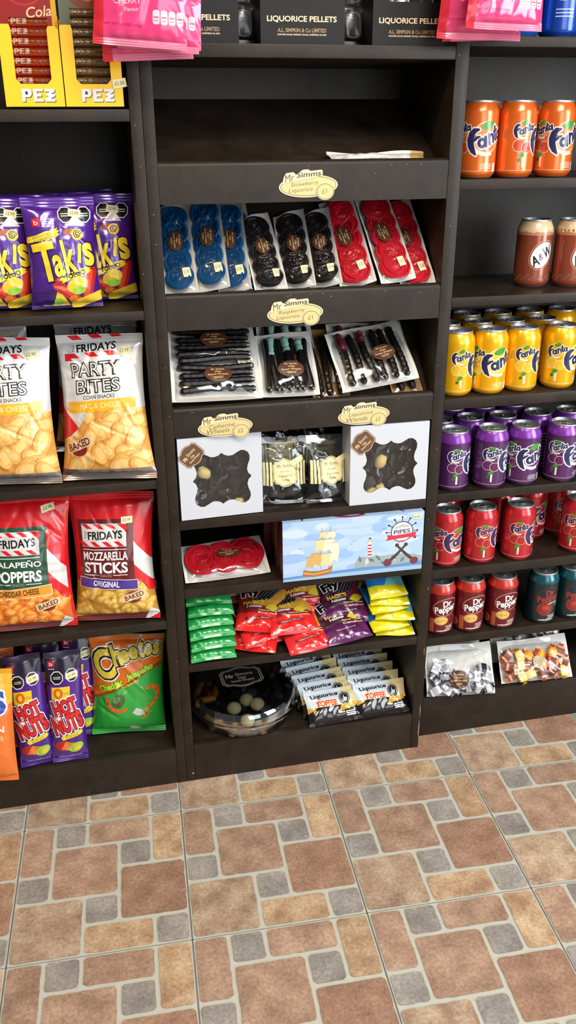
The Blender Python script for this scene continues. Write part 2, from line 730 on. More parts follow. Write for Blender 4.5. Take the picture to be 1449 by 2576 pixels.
def tile_pt(a, b):
    return (-0.3432 + TC * a + TS * b, -0.0716 + TS * a - TC * b)


g = Geo()
g.add([(-2.2, -2.6, -0.0012), (2.8, -2.6, -0.0012), (2.8, 0.34, -0.0012), (-2.2, 0.34, -0.0012)], [(0, 1, 2, 3)], GROUT)
LAY = [(0, 0, 1, 2, T_BROWN), (1, 0, 1, 1, T_GREY), (2, 0, 2, 1, T_BROWN), (4, 0, 1, 2, T_GOLD), (1, 1, 2, 2, T_BROWN), (3, 1, 1, 1, T_GREY),
       (0, 2, 1, 1, T_GREY), (3, 2, 2, 2, T_RED), (0, 3, 2, 2, T_TAN), (2, 3, 1, 1, T_GREY), (2, 4, 2, 1, T_GOLD), (4, 4, 1, 1, T_GREY)]
rnd = random.Random(5)
U5 = TT / 5
for ti in range(-5, 8):
    for tj in range(-2, 8):
        for cx, cy, w, h, m in LAY:
            x0, y0 = ti * TT + cx * U5, tj * TT + cy * U5
            q = outline(x0 + w * U5 / 2, y0 + h * U5 / 2, w * U5 - 0.0076, h * U5 - 0.0076, 0.007, 3)
            # irregular worn edge
            pts = []
            for k, p in enumerate(q):
                p2 = q[(k + 1) % len(q)]
                L = math.hypot(p2[0] - p[0], p2[1] - p[1])
                n = max(1, int(L / 0.011))
                for i in range(n):
                    pts.append((p[0] + (p2[0] - p[0]) * i / n + rnd.uniform(-.0007, .0007), p[1] + (p2[1] - p[1]) * i / n + rnd.uniform(-.0007, .0007)))
            V = [(*tile_pt(*p), 0.0) for p in pts]
            g.add(V, [tuple(range(len(V) - 1, -1, -1))], m)
# joints between the vinyl squares
for i in range(-5, 9):
    a = [tile_pt(i * TT - 0.0011, -2 * TT), tile_pt(i * TT + 0.0011, -2 * TT), tile_pt(i * TT + 0.0011, 8 * TT), tile_pt(i * TT - 0.0011, 8 * TT)]
    g.add([(*p, -0.0007) for p in a], [(3, 2, 1, 0)], SEAM)
for j in range(-2, 9):
    a = [tile_pt(-5 * TT, j * TT - 0.0005), tile_pt(8 * TT, j * TT - 0.0005), tile_pt(8 * TT, j * TT + 0.0005), tile_pt(-5 * TT, j * TT + 0.0005)]
    g.add([(*p, -0.0007) for p in a], [(3, 2, 1, 0)], SEAM)
struct(g.build('floor', smooth=False))
WALL = mat('wall_paint', (120, 112, 100), 0.8, noise_amt=0.05)
g = Geo()
g.box(-2.2, 2.8, 0.34, 0.40, -0.0012, 2.7, WALL)
struct(g.build('wall_back', smooth=False))

# ------------------------------------------------------------------ the three dark wood shelf units
BACK = 0.27
BARE = mat('bare_wood_chip', (176, 158, 136), 0.7)


def board(name, parent, x0, x1, y0, y1, z0, z1, bev=0.0016):
    return Geo().box(x0, x1, y0, y1, z0, z1, WOOD, bev).build(name, parent)


def side(parent, x0, x1, y0, chips=()):
    g = Geo().box(x0, x1, y0, BACK, 0.0, 2.0, WOOD, 0.0014)
    r = random.Random(int(x0 * 1000))
    for x, z, w, h in chips:
        q = [(x + w * math.cos(a) * r.uniform(.5, 1.1), y0 - 0.0002, z + h * math.sin(a) * r.uniform(.5, 1.1)) for a in frange(0, 2 * PI, 7)[:-1]]
        g.add(q, [tuple(range(len(q)))], BARE)
    return g.build('side_panel', parent)


def unit(x0, x1, y0, boards, plinth, label, chips=((), ())):
    e = empty('shelf_unit', ((x0 + x1) / 2, y0, 0))
    tag(e, label, 'shelf unit', 'dark wood shop shelving')
    e_inv = Matrix.Translation((-(x0 + x1) / 2, -y0, 0))
    parts = []
    parts.append(side(None, x0, x0 + 0.0182, y0, chips[0]))
    parts.append(side(None, x1 - 0.0182, x1, y0, chips[1]))
    a, b = x0 + 0.0184, x1 - 0.0184
    for z1, z0 in boards:
        parts.append(board('shelf_board', None, a, b, y0 + 0.0004, BACK - 0.008, z0, z1))
    gp = Geo().box(a, b, y0 + 0.0006, y0 + 0.018, 0.0, plinth - 0.0002, WOOD, 0.0016)
    parts.append(gp.build('plinth', None))
    parts.append(board('shelf_board', None, a, b, y0 + 0.0182, BACK - 0.008, plinth - 0.018, plinth))
    parts.append(Geo().box(x0 + 0.001, x1 - 0.001, BACK - 0.0078, BACK, 0.0, 2.0, WOOD).build('back_panel', None))
    for p in parts:
        p.parent = e
        p.matrix_parent_inverse = e_inv
    return e, e_inv


unit_l, _ = unit(-0.640, -0.0184, 0.0, [(1.62, 1.602), (1.2798, 1.2627), (0.9814, 0.9660), (0.6838, 0.6672), (0.3937, 0.3756)], 0.0883,
                 'dark wood shelf unit at the left holding the crisp bags and yellow sweet boxes',
                 ((), [(-.030, 1.258, .0009, .0007), (-.026, 1.20, .0008, .0006), (-.033, 1.04, .0005, .0012), (-.024, .83, .0006, .0006), (-.031, .52, .0006, .001), (-.022, .30, .0005, .0014)]))
unit_c, inv_c = unit(-0.0182, 0.4926, 0.0, [(1.70, 1.682), (1.3681, 1.3491), (0.5993, 0.5804), (0.4562, 0.4360), (0.2887, 0.2698)], 0.0915,
                     'dark wood shelf unit in the middle with three sloping display trays',
                     ([(-.011, 1.13, .0010, .0010), (-.010, 1.085, .0010, .0008), (-.008, .885, .0007, .0010), (-.006, .80, .0005, .0016), (-.009, .62, .0005, .0012), (-.002, .13, .0008, .0014), (-.004, .02, .004, .0022)],
                      [(.4800, 1.355, .0012, .0012), (.4842, 1.10, .0006, .0012), (.479, .86, .0006, .0012), (.4885, .70, .0005, .0025), (.481, .555, .0009, .0009), (.4905, .40, .0006, .004), (.4915, .25, .0007, .012), (.4915, .10, .0008, .020), (.4912, .05, .0011, .030)]))
unit_r, _ = unit(0.4928, 1.04, 0.034, [(1.66, 1.642), (1.3857, 1.3705), (1.1708, 1.1537), (0.9730, 0.9558), (0.7843, 0.7638), (0.5909, 0.5718), (0.4206, 0.3995), (0.2567, 0.2363)], 0.1024,
                 'dark wood shelf unit at the right holding the drink cans',
                 ([(.500, 1.10, .0006, .001), (.503, .62, .0006, .001)], ()))


def tray(ztop, zbot, slope, zstart):
    """rounded front lip and the sloping floor behind it"""
    a, b = 0.0004, 0.4740
    prof = [(0.0006, zbot), (0.0006, ztop - 0.008)] + [(0.0092 - 0.0086 * math.cos(R(t)), ztop - 0.008 + 0.008 * math.sin(R(t))) for t in range(15, 181, 15)] + [(0.0178, zbot)]
    n = len(prof)
    V = [(a, y, z) for y, z in prof] + [(b, y, z) for y, z in prof]
    F = [(i, n + i, n + (i + 1) % n, (i + 1) % n) for i in range(n)] + [tuple(range(n)), tuple(range(2 * n - 1, n - 1, -1))]
    lip = Geo().add(V, F, WOOD)
    rr = random.Random(int(ztop * 997))
    for k in range(7):
        x = rr.uniform(0.01, 0.46)
        z = ztop - 0.009 - (0 if k < 4 else rr.uniform(0, .05))
        q = [(x + .0018 * math.cos(t) * rr.uniform(.3, 1), 0.0003, z + .0006 * math.sin(t) * rr.uniform(.3, 1)) for t in frange(0, 2 * PI, 6)[:-1]]
        lip.add(q, [tuple(range(6))], BARE)
    o = fix_normals(lip.build('tray_front', None))
    y0, y1 = 0.0182, BACK - 0.0085
    t = math.tan(R(slope))
    z1 = zstart + (y1 - y0) * t
    k = 0.010 / math.cos(R(slope))
    fl = Geo().add([(x, y, z) for x in (a, b) for y, z in ((y0, zstart), (y1, z1), (y1, z1 - k), (y0, zstart - k))],
                   [(0, 1, 2, 3), (7, 6, 5, 4), (0, 4, 5, 1), (1, 5, 6, 2), (2, 6, 7, 3), (3, 7, 4, 0)], WOOD)
    f = fix_normals(fl.build('tray_floor', None, smooth=False))
    for p in (o, f):
        p.parent = unit_c
        p.matrix_parent_inverse = inv_c


tray(1.2068, 1.1439, 25.0, 1.186)
tray(1.0056, 0.9457, 45.0, 0.985)
tray(0.8123, 0.7592, 45.0, 0.790)

# ------------------------------------------------------------------ drink cans
CAN_PROF = [(24.5, 0.0), (26.0, 0.4), (27.5, 2.2), (31.6, 6.6), (33.0, 10.0), (33.1, 14.0), (33.1, 30), (33.1, 50), (33.1, 70), (33.1, 90), (33.1, 101.0), (32.7, 104.5), (31.2, 109.0), (29.0, 114.2), (27.4, 117.4), (26.6, 118.6)]


def can_r(v):
    v *= 1000
    for (r0, z0), (r1, z1) in zip(CAN_PROF, CAN_PROF[1:]):
        if v <= z1:
            return (r0 + (r1 - r0) * (v - z0) / (z1 - z0)) / 1000
    return CAN_PROF[-1][0] / 1000


CAN_U = frange(-PI * .0331, PI * .0331, 56)
CAN_SURF = Surf(CAN_U, [z / 1000 for _, z in CAN_PROF], lambda u, v: (can_r(v) * math.sin(u / .0331), -can_r(v) * math.cos(u / .0331), v))
LID_DARK = mat('can_lid', (176, 176, 176), 0.38, metal=0.75)


def make_can(art, body, top=None):
    g = Geo()
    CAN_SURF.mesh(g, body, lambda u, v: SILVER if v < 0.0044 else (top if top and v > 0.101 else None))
    art.apply(g, CAN_SURF, eps=0.00010)
    can = g.build('drink_can', angle=50)
    g = Geo()
    g.lathe([(26.4, 118.2), (27.4, 119.2), (27.5, 121.2), (26.9, 122.1), (26.2, 122.0), (25.5, 120.8), (24.9, 116.4), (24.2, 115.6), (23.4, 115.9), (22.8, 117.3), (0, 117.4)], 40, LID_DARK, Matrix.Diagonal((.001, .001, .001, 1)))
    # mouth score line
    g.tube([(0.0075 * math.cos(t), -0.0105 + 0.0085 * math.sin(t), 0.1175) for t in frange(0, 2 * PI, 20)[:-1]], 0.0005, 5, LID_DARK, True)
    lid = g.build('lid', can)
    lid['label'] = 'silver can lid'
    q = [(0.0055 * math.cos(t) * (1 + .12 * math.sin(t)), 0.0025 + 0.0115 * math.sin(t)) for t in frange(0, 2 * PI, 20)[:-1]]
    hole = [(0.0033 * math.cos(t), 0.0070 + 0.0042 * math.sin(t)) for t in frange(0, 2 * PI, 14)[:-1]]
    tri = geometry.tessellate_polygon([[Vector((*p, 0)) for p in q], [Vector((*p, 0)) for p in reversed(hole)]])
    al = q + list(reversed(hole))
    g = Geo()
    n = len(al)
    g.add([(*p, 0.1204) for p in al] + [(*p, 0.1192) for p in al], [tuple(t) for t in tri] + [tuple(n + i for i in reversed(t)) for t in tri], SILVER)
    for lo, hi in ((0, 20), (20, n)):
        g.add([(*p, 0.1204) for p in al] + [(*p, 0.1192) for p in al], [(i, lo + (i + 1 - lo) % (hi - lo), n + lo + (i + 1 - lo) % (hi - lo), n + i) for i in range(lo, hi)], SILVER)
    g.lathe([(0, 1190), (26, 1190), (26, 1207), (16, 1213), (0, 1213)], 12, SILVER, Matrix.Translation((0, -0.0035, 0)) @ Matrix.Diagonal((.0001, .0001, .0001, 1)))
    fix_normals(g.build('pull_tab', lid))
    return can


NAVY = ink('navy', (34, 36, 84))
LEAF = ink('leaf_green', (62, 140, 44))
LEAF2 = ink('leaf_dark', (38, 104, 36))
PALE = ink('pale_print', (226, 220, 210))


def lens(cx, cy, l, w, rot, n=8):
    q = [(-l / 2 + l * i / n, w / 2 * math.sin(PI * i / n)) for i in range(n + 1)] + [(l / 2 - l * i / n, -w / 2 * math.sin(PI * i / n)) for i in range(1, n)]
    c, s = math.cos(R(rot)), math.sin(R(rot))
    return [(cx + a * c - b * s, cy + a * s + b * c) for a, b in q]


def fanta_logo(letter=NAVY, edge=WHITE, disc=None):
    p = Print()
    if disc:
        p.ell(3, 3, 25, 23, disc, 0.6)
    p.ring(3, 3, 26, 24, 1.5, edge, 1)
    p.poly(lens(5, 20.5, 26, 13, 12), LEAF, 1.5)
    p.ring(3, 1, 28.5, 26.5, 4.2, PALE, 1.2, a0=205, a1=285)
    def shape(pts, wd):
        for k, m, l in ((4.6, edge, 2.4), (0, letter, 3)):
            ww = [x + k for x in wd] if isinstance(wd, (list, tuple)) else wd + k
            p.stroke(pts, ww, m, l)
            for q, e in ((pts[0], ww[0] if isinstance(ww, list) else ww), (pts[-1], ww[-1] if isinstance(ww, list) else ww)):
                p.ell(q[0], q[1], e / 2, e / 2, m, l + .02, n=10)

    def bowl(cx, cy, rx, ry, wd):
        p.ell(cx, cy, rx + 2.3, ry + 2.3, edge, 2.45, n=20)
        p.ring(cx, cy, rx, ry, wd, letter, 3.05, n=22)
    # swelling slanted letters: big F, then a n t a climbing to the right
    shape([(-11, 16), (-17, 15.5), (-22, 11), (-25, 3), (-25, -6), (-22, -15), (-18, -21)], [4, 8, 10, 11, 10.5, 8, 2.5])
    shape([(-19, 1), (-14, 4.5), (-10, 5.5)], [4.5, 4.5, 3])
    bowl(-6.5, -4.5, 7.6, 8.2, 5.2)
    shape([(-.6, 4), (.6, -10.5)], 4.6)
    shape([(5.2, 7), (6.4, -8)], 4.8)
    shape([(6.4, 2.5), (9.5, 6.8), (13.2, 6), (14.4, 0), (15, -5.5)], 4.6)
    shape([(18.2, 17), (18.8, 6), (19.8, -1.5), (22.4, -3.4)], 4.8)
    shape([(15.5, 9.6), (23.5, 12.2)], 3.6)
    bowl(28.6, 3.6, 6.6, 7.2, 4.6)
    shape([(33.6, 11.5), (34.8, -2.5)], 4.4)
    return p


def fanta_art(ring_c, fruit, letter2=NAVY, disc=None):
    p = Print()
    p.merge(fanta_logo(NAVY, ring_c, disc), 2, 62, 1.04, 7)
    s = -45.0
    p.merge(fanta_logo(letter2, ring_c), s, 76, 0.56, 5, lay=0)
    p.ring(s - 6, 52, 11, 10, 0.7, ring_c, 1)
    p.ring(s + 8, 49, 10, 9.5, 0.7, ring_c, 1.3)
    p.ell(s + 8, 49, 9.3, 8.8, fruit, 1.1)
    p.ell(s - 6, 52, 10.3, 9.3, fruit, 0.9)
    p.poly(lens(s + 1, 37, 13, 8, 25), LEAF, 2)
    p.poly(lens(s + 20, 55, 8, 12, 40), LEAF, 2)
    p.rect(s + 3, 26, 3.6, 17, PALE, 1.6)
    p.poly(lens(s - 4, 29, 8, 6, 60), LEAF2, 2)
    for k in range(4):
        p.rect(6, 24 - 2.6 * k, (18, 24, 20, 22)[k], 0.8, PALE, 1)
    p.rect(25, 18, 7, 14, PALE, 0.8)
    for x in (56, 78, 98):
        for k in range(9):
            p.rect(x, 84 - 7 * k, 13, 0.9, PALE, 1)
    p.rect(0, 12.4, 200, 0.5, PALE, 0.7)
    return p


def can_paint(name, rgb, rough=0.26):
    return mat('can_' + name, rgb, rough, metal=0.35, coat=0.6)


WARMW = ink('warm_white', (236, 214, 190))
orange_can = Kind(make_can(fanta_art(WARMW, ink('blood_orange', (190, 66, 28)), disc=ink('orange_disc', (222, 116, 44))), can_paint('orange', (228, 104, 30))))
yellow_can = Kind(make_can(fanta_art(ink('cream_line', (240, 230, 170)), ink('pineapple', (222, 178, 40)), disc=ink('yellow_disc', (226, 190, 60))), can_paint('yellow', (242, 178, 4))))
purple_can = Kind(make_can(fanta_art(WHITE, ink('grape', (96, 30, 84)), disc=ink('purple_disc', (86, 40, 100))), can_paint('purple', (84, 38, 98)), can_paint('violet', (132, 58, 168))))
red_can = Kind(make_can(fanta_art(ink('pink_line', (236, 176, 168)), ink('strawberry', (166, 30, 34)), disc=ink('red_disc', (176, 42, 44))), can_paint('red', (188, 34, 42))))
p = Print()
p.rect(0, 112, 220, 16, ink('foam', (214, 180, 140)), 1)
p.rect(0, 100, 220, 10, ink('foam_brown', (176, 118, 84)), .8)
for i in range(26):
    p.ell(-104 + i * 8, 103.5, 6, 2 + (i * 7 % 3), ink('foam', (214, 180, 140)), 1.2, n=12)
p.ell(5, 60, 22, 29, ink('root_ring', (190, 130, 104)), 1.4, -35)
p.ell(5, 60, 20.5, 27.5, ink('root_brown', (112, 48, 30)), 1.6, -35)
p.ell(5, 60, 18.5, 25.5, WHITE, 1.8, -35)
p.text('A', -7, 50, 14, 19, BLACK, 3, 24, 0.03)
p.text('&', 3, 57, 9, 12, BLACK, 3, 24, 0.0)
p.text('W', 16, 66, 19, 20, BLACK, 3, 24, 0.03)
for k in range(40):
    p.ell(-100 + k * 5.1, 14 + (k * 37 % 11), 3.2, 2.4, ink('fizz', (120, 84, 60)), 1, n=10)
root_can = Kind(make_can(p, can_paint('root_beer', (146, 70, 46))))


def pepper_art(let, edge, ring, flavor):
    p = Print()
    p.ring(4, 70, 30, 21, 1.4, ring, 1.2, 12)
    p.text('Dr', 5, 79, 20, 15, let, 3, 10, 0.03, 0.1, outl=((0.05, edge),))
    p.text('Pepper', 3, 64, 50, 21, let, 3, 10, 0.03, 0.1, outl=((0.05, edge),))
    if flavor == 'cream':
        p.ell(-6, 38, 15, 10.5, ink('vanilla', (222, 182, 96)), 1.6)
        p.ring(-6, 38, 13.5, 9.2, 0.5, ink('vanilla_line', (150, 96, 50)), 2)
        p.text('cream soda', -6, 38, 20, 5, ink('vanilla_line', (150, 96, 50)), 2.2, 6)
        p.rect(-26, 26, 10, 34, ink('copper', (176, 84, 50)), 1.2)
        p.ring(10, 36, 18, 16, 0.6, ring, 1.1, a0=-60, a1=60)
        p.ell(-44, 24, 9, 9, ink('copper_disc', (150, 60, 44)), 1.6)
        p.ring(-44, 24, 9, 9, 0.8, ring, 1.8)
    else:
        p.ell(-3, 40, 18, 16, ink('cherry_disc', (140, 40, 34)), 1.6)
        p.ring(-3, 40, 13, 11, 1.2, ink('cherry_line', (92, 22, 24)), 1.8)
        p.ell(-1, 43, 8, 5, ink('cherry_disc2', (170, 62, 44)), 1.9)
        p.text('cherry', 13, 55, 22, 8, WHITE, 3, 12, 0.0, 0.3)
        p.poly(lens(22, 50, 14, 6, 35), LEAF, 1.6)
    for k in range(3):
        p.rect(14, 24 - 3.4 * k, 20 - 4 * (k % 2), 1.3, PALE, 1.5, 4)
    p.rect(0, 13, 30, 1.6, PALE, 1.4)
    p.text('12 FL OZ', 6, 13.2, 30, 3.4, PALE, 1.6)
    for k in range(7):
        p.rect(70, 84 - 8 * k, 26, 1, PALE, 1)
    return p


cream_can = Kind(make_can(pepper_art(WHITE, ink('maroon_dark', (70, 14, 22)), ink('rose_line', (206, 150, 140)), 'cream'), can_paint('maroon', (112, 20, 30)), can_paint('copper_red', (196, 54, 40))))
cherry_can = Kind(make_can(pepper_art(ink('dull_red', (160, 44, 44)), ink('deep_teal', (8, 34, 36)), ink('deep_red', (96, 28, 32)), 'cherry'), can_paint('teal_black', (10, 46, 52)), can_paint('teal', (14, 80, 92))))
p = Print()
p.rect(-8, 60, 14, 78, ink('sky_white', (150, 196, 226)), 1)
p.poly(lens(-4, 82, 30, 18, 40), LEAF, 2)
p.ell(10, 96, 12, 10, ink('red_dot', (190, 60, 50)), 1.5)
p.poly(lens(-14, 50, 18, 10, 70), LEAF, 2)
blue_a = Kind(make_can(p, can_paint('blue', (18, 92, 186))))
p = Print()
p.ell(0, 78, 28, 26, ink('ring_grey', (180, 190, 200)), 1.5)
p.ell(0, 78, 23, 21, ink('deep_blue', (16, 52, 140)), 1.8)
for k in range(3):
    p.rect(4, 40 - 5 * k, 30, 1.6, ink('ring_grey', (180, 190, 200)), 1.5)
blue_b = Kind(make_can(p, can_paint('royal_blue', (14, 66, 160))))


def cans(kind, z, lst, cat='can', group=None):
    for x, y, turn, label in lst:
        o = kind.get(label, cat, group)
        o.location = (x, y, z + 0.0002)
        o.rotation_euler = (0, 0, R(turn))


cans(blue_a, 1.3857, [(.610, .071, 12, 'blue can with a green leaf on the top right shelf beside the pink bags')])
cans(blue_b, 1.3857, [(.682, .074, -20, 'blue can with a grey ring emblem at the right end of the top shelf')])
cans(orange_can, 1.1708, [(.553, .073, -2, 'orange can with big lettering nearest the upright on the orange can shelf'), (.6235, .073, 74, 'orange can showing its small logo and fruit, middle of the front row'),
                          (.6975, .075, 8, 'orange can with big lettering at the right end of the front row'), (.592, .142, 40, 'orange can in the second row behind the gap left of the small-logo can'),
                          (.662, .142, 140, 'orange can in the second row behind the gap right of the small-logo can')], group='orange soda cans')
cans(root_can, 0.9730, [(.7050, .122, -6, 'brown root beer can standing left of its twin'), (.7760, .108, 4, 'brown root beer can cut by the right edge of the photo')], group='brown root beer cans')
G = 'yellow soda cans'
cans(yellow_can, 0.7843, [(.5446, .073, 70, 'yellow can half hidden by the upright in the front row'), (.6120, .0725, 2, 'yellow can with big lettering, second of the front row'),
                          (.6792, .075, 62, 'yellow can with small lettering, third of the front row'), (.7600, .0765, 38, 'yellow can at the right end of the front row, big F on its right'),
                          (.5480, .1420, 100, 'yellow can behind the half hidden one next to the upright'), (.6150, .1440, 150, 'yellow can of the middle row behind the big-lettered one'), (.6835, .1430, 200, 'yellow can of the middle row behind the third front can'),
                          (.7515, .1440, 170, 'yellow can of the middle row, rightmost seen'), (.6225, .2170, 130, 'leftmost yellow can of the dark back row'), (.6905, .2170, 210, 'second yellow can of the dark back row'),
                          (.7624, .2190, 250, 'third yellow can of the dark back row'), (.8352, .2200, 20, 'rightmost yellow can of the dark back row')], group=G)
G = 'purple soda cans'
cans(purple_can, 0.5909, [(.5504, .0670, 68, 'purple can with small logo beside the upright, front row'), (.6286, .0625, 56, 'purple can with grapes and small logo, second of the front row'),
                          (.6997, .0650, 6, 'purple can with big lettering, third of the front row'), (.7835, .0630, 32, 'purple can at the right end of the front row'),
                          (.5430, .1340, 90, 'purple can mostly hidden by the upright in the second row'), (.6120, .1360, 120, 'purple can of the second row behind the first two front cans'), (.6827, .1340, 180, 'purple can of the second row behind the second front can'),
                          (.7606, .1360, 200, 'purple can of the second row behind the gap in the front row'), (.8336, .1371, 70, 'purple can at the right end of the second row'),
                          (.6000, .2080, 30, 'purple can deep in shadow at the left of the back row'), (.6680, .2060, 10, 'purple can deep in shadow in the middle of the back row'), (.7378, .2050, 10, 'purple can deep in shadow at the right of the back row')], group=G)
G = 'red soda cans'
cans(red_can, 0.4206, [(.5492, .0690, 24, 'red can with big lettering beside the upright, front row'), (.6257, .0680, 66, 'red can with small logo and an F at its edge, second of the front row'),
                       (.7081, .0640, 52, 'red can with small logo standing alone, third of the front row'), (.8453, .0700, 30, 'red can cut by the right edge of the photo'),
                       (.5750, .1400, 160, 'red can in shadow behind the first front can'), (.6994, .1420, 150, 'red can in shadow behind the third front can'), (.7800, .1500, 25, 'red can in the second row right of the third front can'),
                       (.8520, .1600, 60, 'red can in the second row behind the one at the right edge')], group=G)
G = 'maroon cream soda cans'
cans(cream_can, 0.2567, [(.5466, .0700, 0, 'maroon cream soda can touching the upright'), (.6131, .0660, -2, 'maroon cream soda can in the middle of three'), (.6869, .0640, -4, 'maroon cream soda can on the right of three')], group=G)
cans(cherry_can, 0.2567, [(.7825, .0640, -6, 'dark green cherry soda can with red lettering, left of two'), (.8530, .0690, -4, 'dark green cherry soda can cut by the right edge of the photo')], group='dark green cherry soda cans')

# ------------------------------------------------------------------ pillow bags
def pouch_surf(w, h, t, side=-1, pinch=0.05, g=0.72, ts=0.012, bs=0.010, seed=0, creases=12, amp=0.0011, wave=0.0025, step=0.0036, taper=0.0, sag=0.0, edge=0.75):
    rn = random.Random(seed * 7 + 1)
    cr = []
    for i in range(creases):
        a = rn.uniform(0, PI)
        cr.append((rn.uniform(-.42, .42) * w, rn.uniform(.12, .92) * h, math.cos(a), math.sin(a), rn.uniform(.10, .30) * w, rn.uniform(.0026, .0060), amp * rn.choice((-1, -1, 1)) * rn.uniform(.6, 1.5)))
    ph = rn.uniform(0, 6)
    nu = max(8, int(w / step))
    us = frange(-w / 2, w / 2, nu)
    nb = max(8, int((h - ts - bs) / step))
    vm = frange(bs, h - ts, nb)
    vm[-1] = h - ts
    vs_ = (frange(0, bs, 3)[:-1] if bs else []) + vm + (frange(h - ts, h, 3)[1:] if ts else [])

    def fn(u, v):
        U = max(-1, min(1, u / (w / 2)))
        V = min(1, max(0, (v - bs) / (h - ts - bs)))
        k = 1 - pinch * math.sin(PI * V) ** 0.7 - taper * V
        prof = max(0.0, math.sin(PI * V ** g)) ** 0.55
        b = t / 2 * prof * max(0.0, 1 - abs(U) ** 2.6) ** edge
        fade = min(1, b / (t * 0.12)) if t else 0
        for x0, y0, dx, dy, L, s, A in cr:
            du, dv = u - x0, v - y0
            al = du * dx + dv * dy
            ac = -du * dy + dv * dx
            b += fade * A * math.exp(-(ac / s) ** 2 - (al / L) ** 2)
        # puckers running out of the seals
        d0, d1 = v - bs, h - ts - v
        if ts:
            b += fade * 0.0011 * math.sin(u * 260 + ph) * math.exp(-max(d1, 0) / 0.02)
        if bs:
            b += fade * 0.0009 * math.sin(u * 300 + ph * 2) * math.exp(-max(d0, 0) / 0.014)
        yb = 0.0
        if v > h - ts:
            yb += wave * math.sin(u / w * 7 + ph) * (v - h + ts) / ts
        elif v < bs:
            yb += wave * 0.6 * math.sin(u / w * 6 + ph) * (bs - v) / bs
        z = v - sag * (1 - V) * (1 - U * U) * 0
        return (u * k, yb + side * b, z)
    return Surf(us, vs_, fn)


def pouch(name, w, h, t, body, prn, seal=None, back=None, ts=0.012, bs=0.010, seal_art=True, **kw):
    """a crimped pillow pack: printed front, back, and the two crimped seals as parts; artwork in mm from the lower left corner"""
    f = pouch_surf(w, h, t, -1, ts=ts, bs=bs, **kw)
    b = pouch_surf(w, h, t * 0.9, 1, ts=ts, bs=bs, **kw)
    seal = seal or body
    g = Geo()
    allg = Geo()
    for s, fl in ((f, False), (b, True)):
        s2 = Surf.__new__(Surf)
        j0, j1 = s.vs.index(bs) if bs else 0, s.vs.index(h - ts) if ts else len(s.vs) - 1
        s2.us, s2.vs = s.us, s.vs[j0:j1 + 1]
        s2.P = [r[j0:j1 + 1] for r in s.P]
        s2.N = [r[j0:j1 + 1] for r in s.N]
        s2.mesh(g, body if not fl else (back or body), flip=fl)
        if not fl:
            front = s2
    prn.apply(g, front, -w / 2, 0)
    o = g.build(name, angle=60)
    for nm, a0, a1, ln in (('bottom_seal', 0.0, bs, bs), ('top_seal', h - ts, h, ts)):
        if not ln:
            continue
        g = Geo()
        for side, fl in ((f, False), (b, True)):
            s2 = Surf.__new__(Surf)
            s2.us = f.us
            s2.vs = frange(a0, a1, 6)
            s2.P = [[f.at(u, v, 0) + Vector((0, (-0.0003 if not fl else 0.0003) + (0.00035 if k % 2 else -0.00035), 0)) for k, v in enumerate(s2.vs)] for u in s2.us]
            s2.N = [[Vector((0, -1, 0))] * 7 for u in s2.us]
            s2.mesh(g, seal, flip=fl)
            if not fl and seal_art:
                prn.apply(g, s2, -w / 2, 0)
        g.build(nm, o, angle=30)
    o['w'] = w
    del o['w']
    return o, front


def foil(name, rgb, rough=0.22, metal=0.25):
    return mat('foil_' + name, rgb, rough, metal=metal, coat=0.8)


def puffs(p, r, x0, x1, y0, y1, n, l, rad, tones, seed, lay=1.0):
    """printed picture of corn snacks: overlapping rounded pieces with lighter and darker tones"""
    rn = random.Random(seed)
    for i in range(n):
        y = y1 - (y1 - y0) * (i + rn.uniform(0, .9)) / n
        x = rn.uniform(x0, x1)
        a = rn.uniform(-70, 70)
        ll, rr = l * rn.uniform(.6, 1.15), rad * rn.uniform(.8, 1.2)
        la = lay + i * 0.024
        p.capsule(x, y, ll, rr, a, tones[0], la)
        p.capsule(x + rr * .10, y + rr * .12, ll * .92, rr * .86, a, tones[1], la + .008)
        p.capsule(x + rr * .18, y + rr * .28, ll * .75, rr * .5, a, tones[2], la + .016)


RED = ink('red', (206, 24, 32))
YEL = ink('yellow', (238, 208, 40))
PUFF = [ink('puff_dark', (200, 132, 58)), ink('puff_mid', (226, 174, 92)), ink('puff_light', (238, 200, 126))]
ORP = [ink('popper_dark', (206, 96, 24)), ink('popper_mid', (232, 134, 44)), ink('popper_light', (244, 172, 84))]
STK = [ink('stick_dark', (176, 126, 44)), ink('stick_mid', (212, 170, 70)), ink('stick_light', (226, 192, 100))]


def octagon(p, cx, cy, r, lay=1.2):
    q = [(cx + r * math.cos(R(22.5 + 45 * k)), cy + r * 1.08 * math.sin(R(22.5 + 45 * k))) for k in range(8)]
    p.poly(q, WHITE, lay)
    q = [(cx + .88 * r * math.cos(R(22.5 + 45 * k)), cy + .95 * r * math.sin(R(22.5 + 45 * k))) for k in range(8)]
    p.poly(q, BLACK, lay + .2)
    for k in range(2):
        p.rect(cx, cy + 1.5 - 3.4 * k, r * 1.1, 1.2, WHITE, lay + .4)


def brush(p, cx, cy, l, h, rot, m, lay):
    c, s = math.cos(R(rot)), math.sin(R(rot))
    top = [(-.5, -.1), (-.44, .42), (-.2, .36), (.1, .5), (.3, .42), (.47, .55), (.43, .3), (.5, .22), (.42, .02), (.48, -.14), (.36, -.34), (.1, -.42), (-.2, -.38), (-.46, -.52), (-.42, -.25)]
    p.poly([(cx + a * l * c - b * h * s, cy + a * l * s + b * h * c) for a, b in top], m, lay)


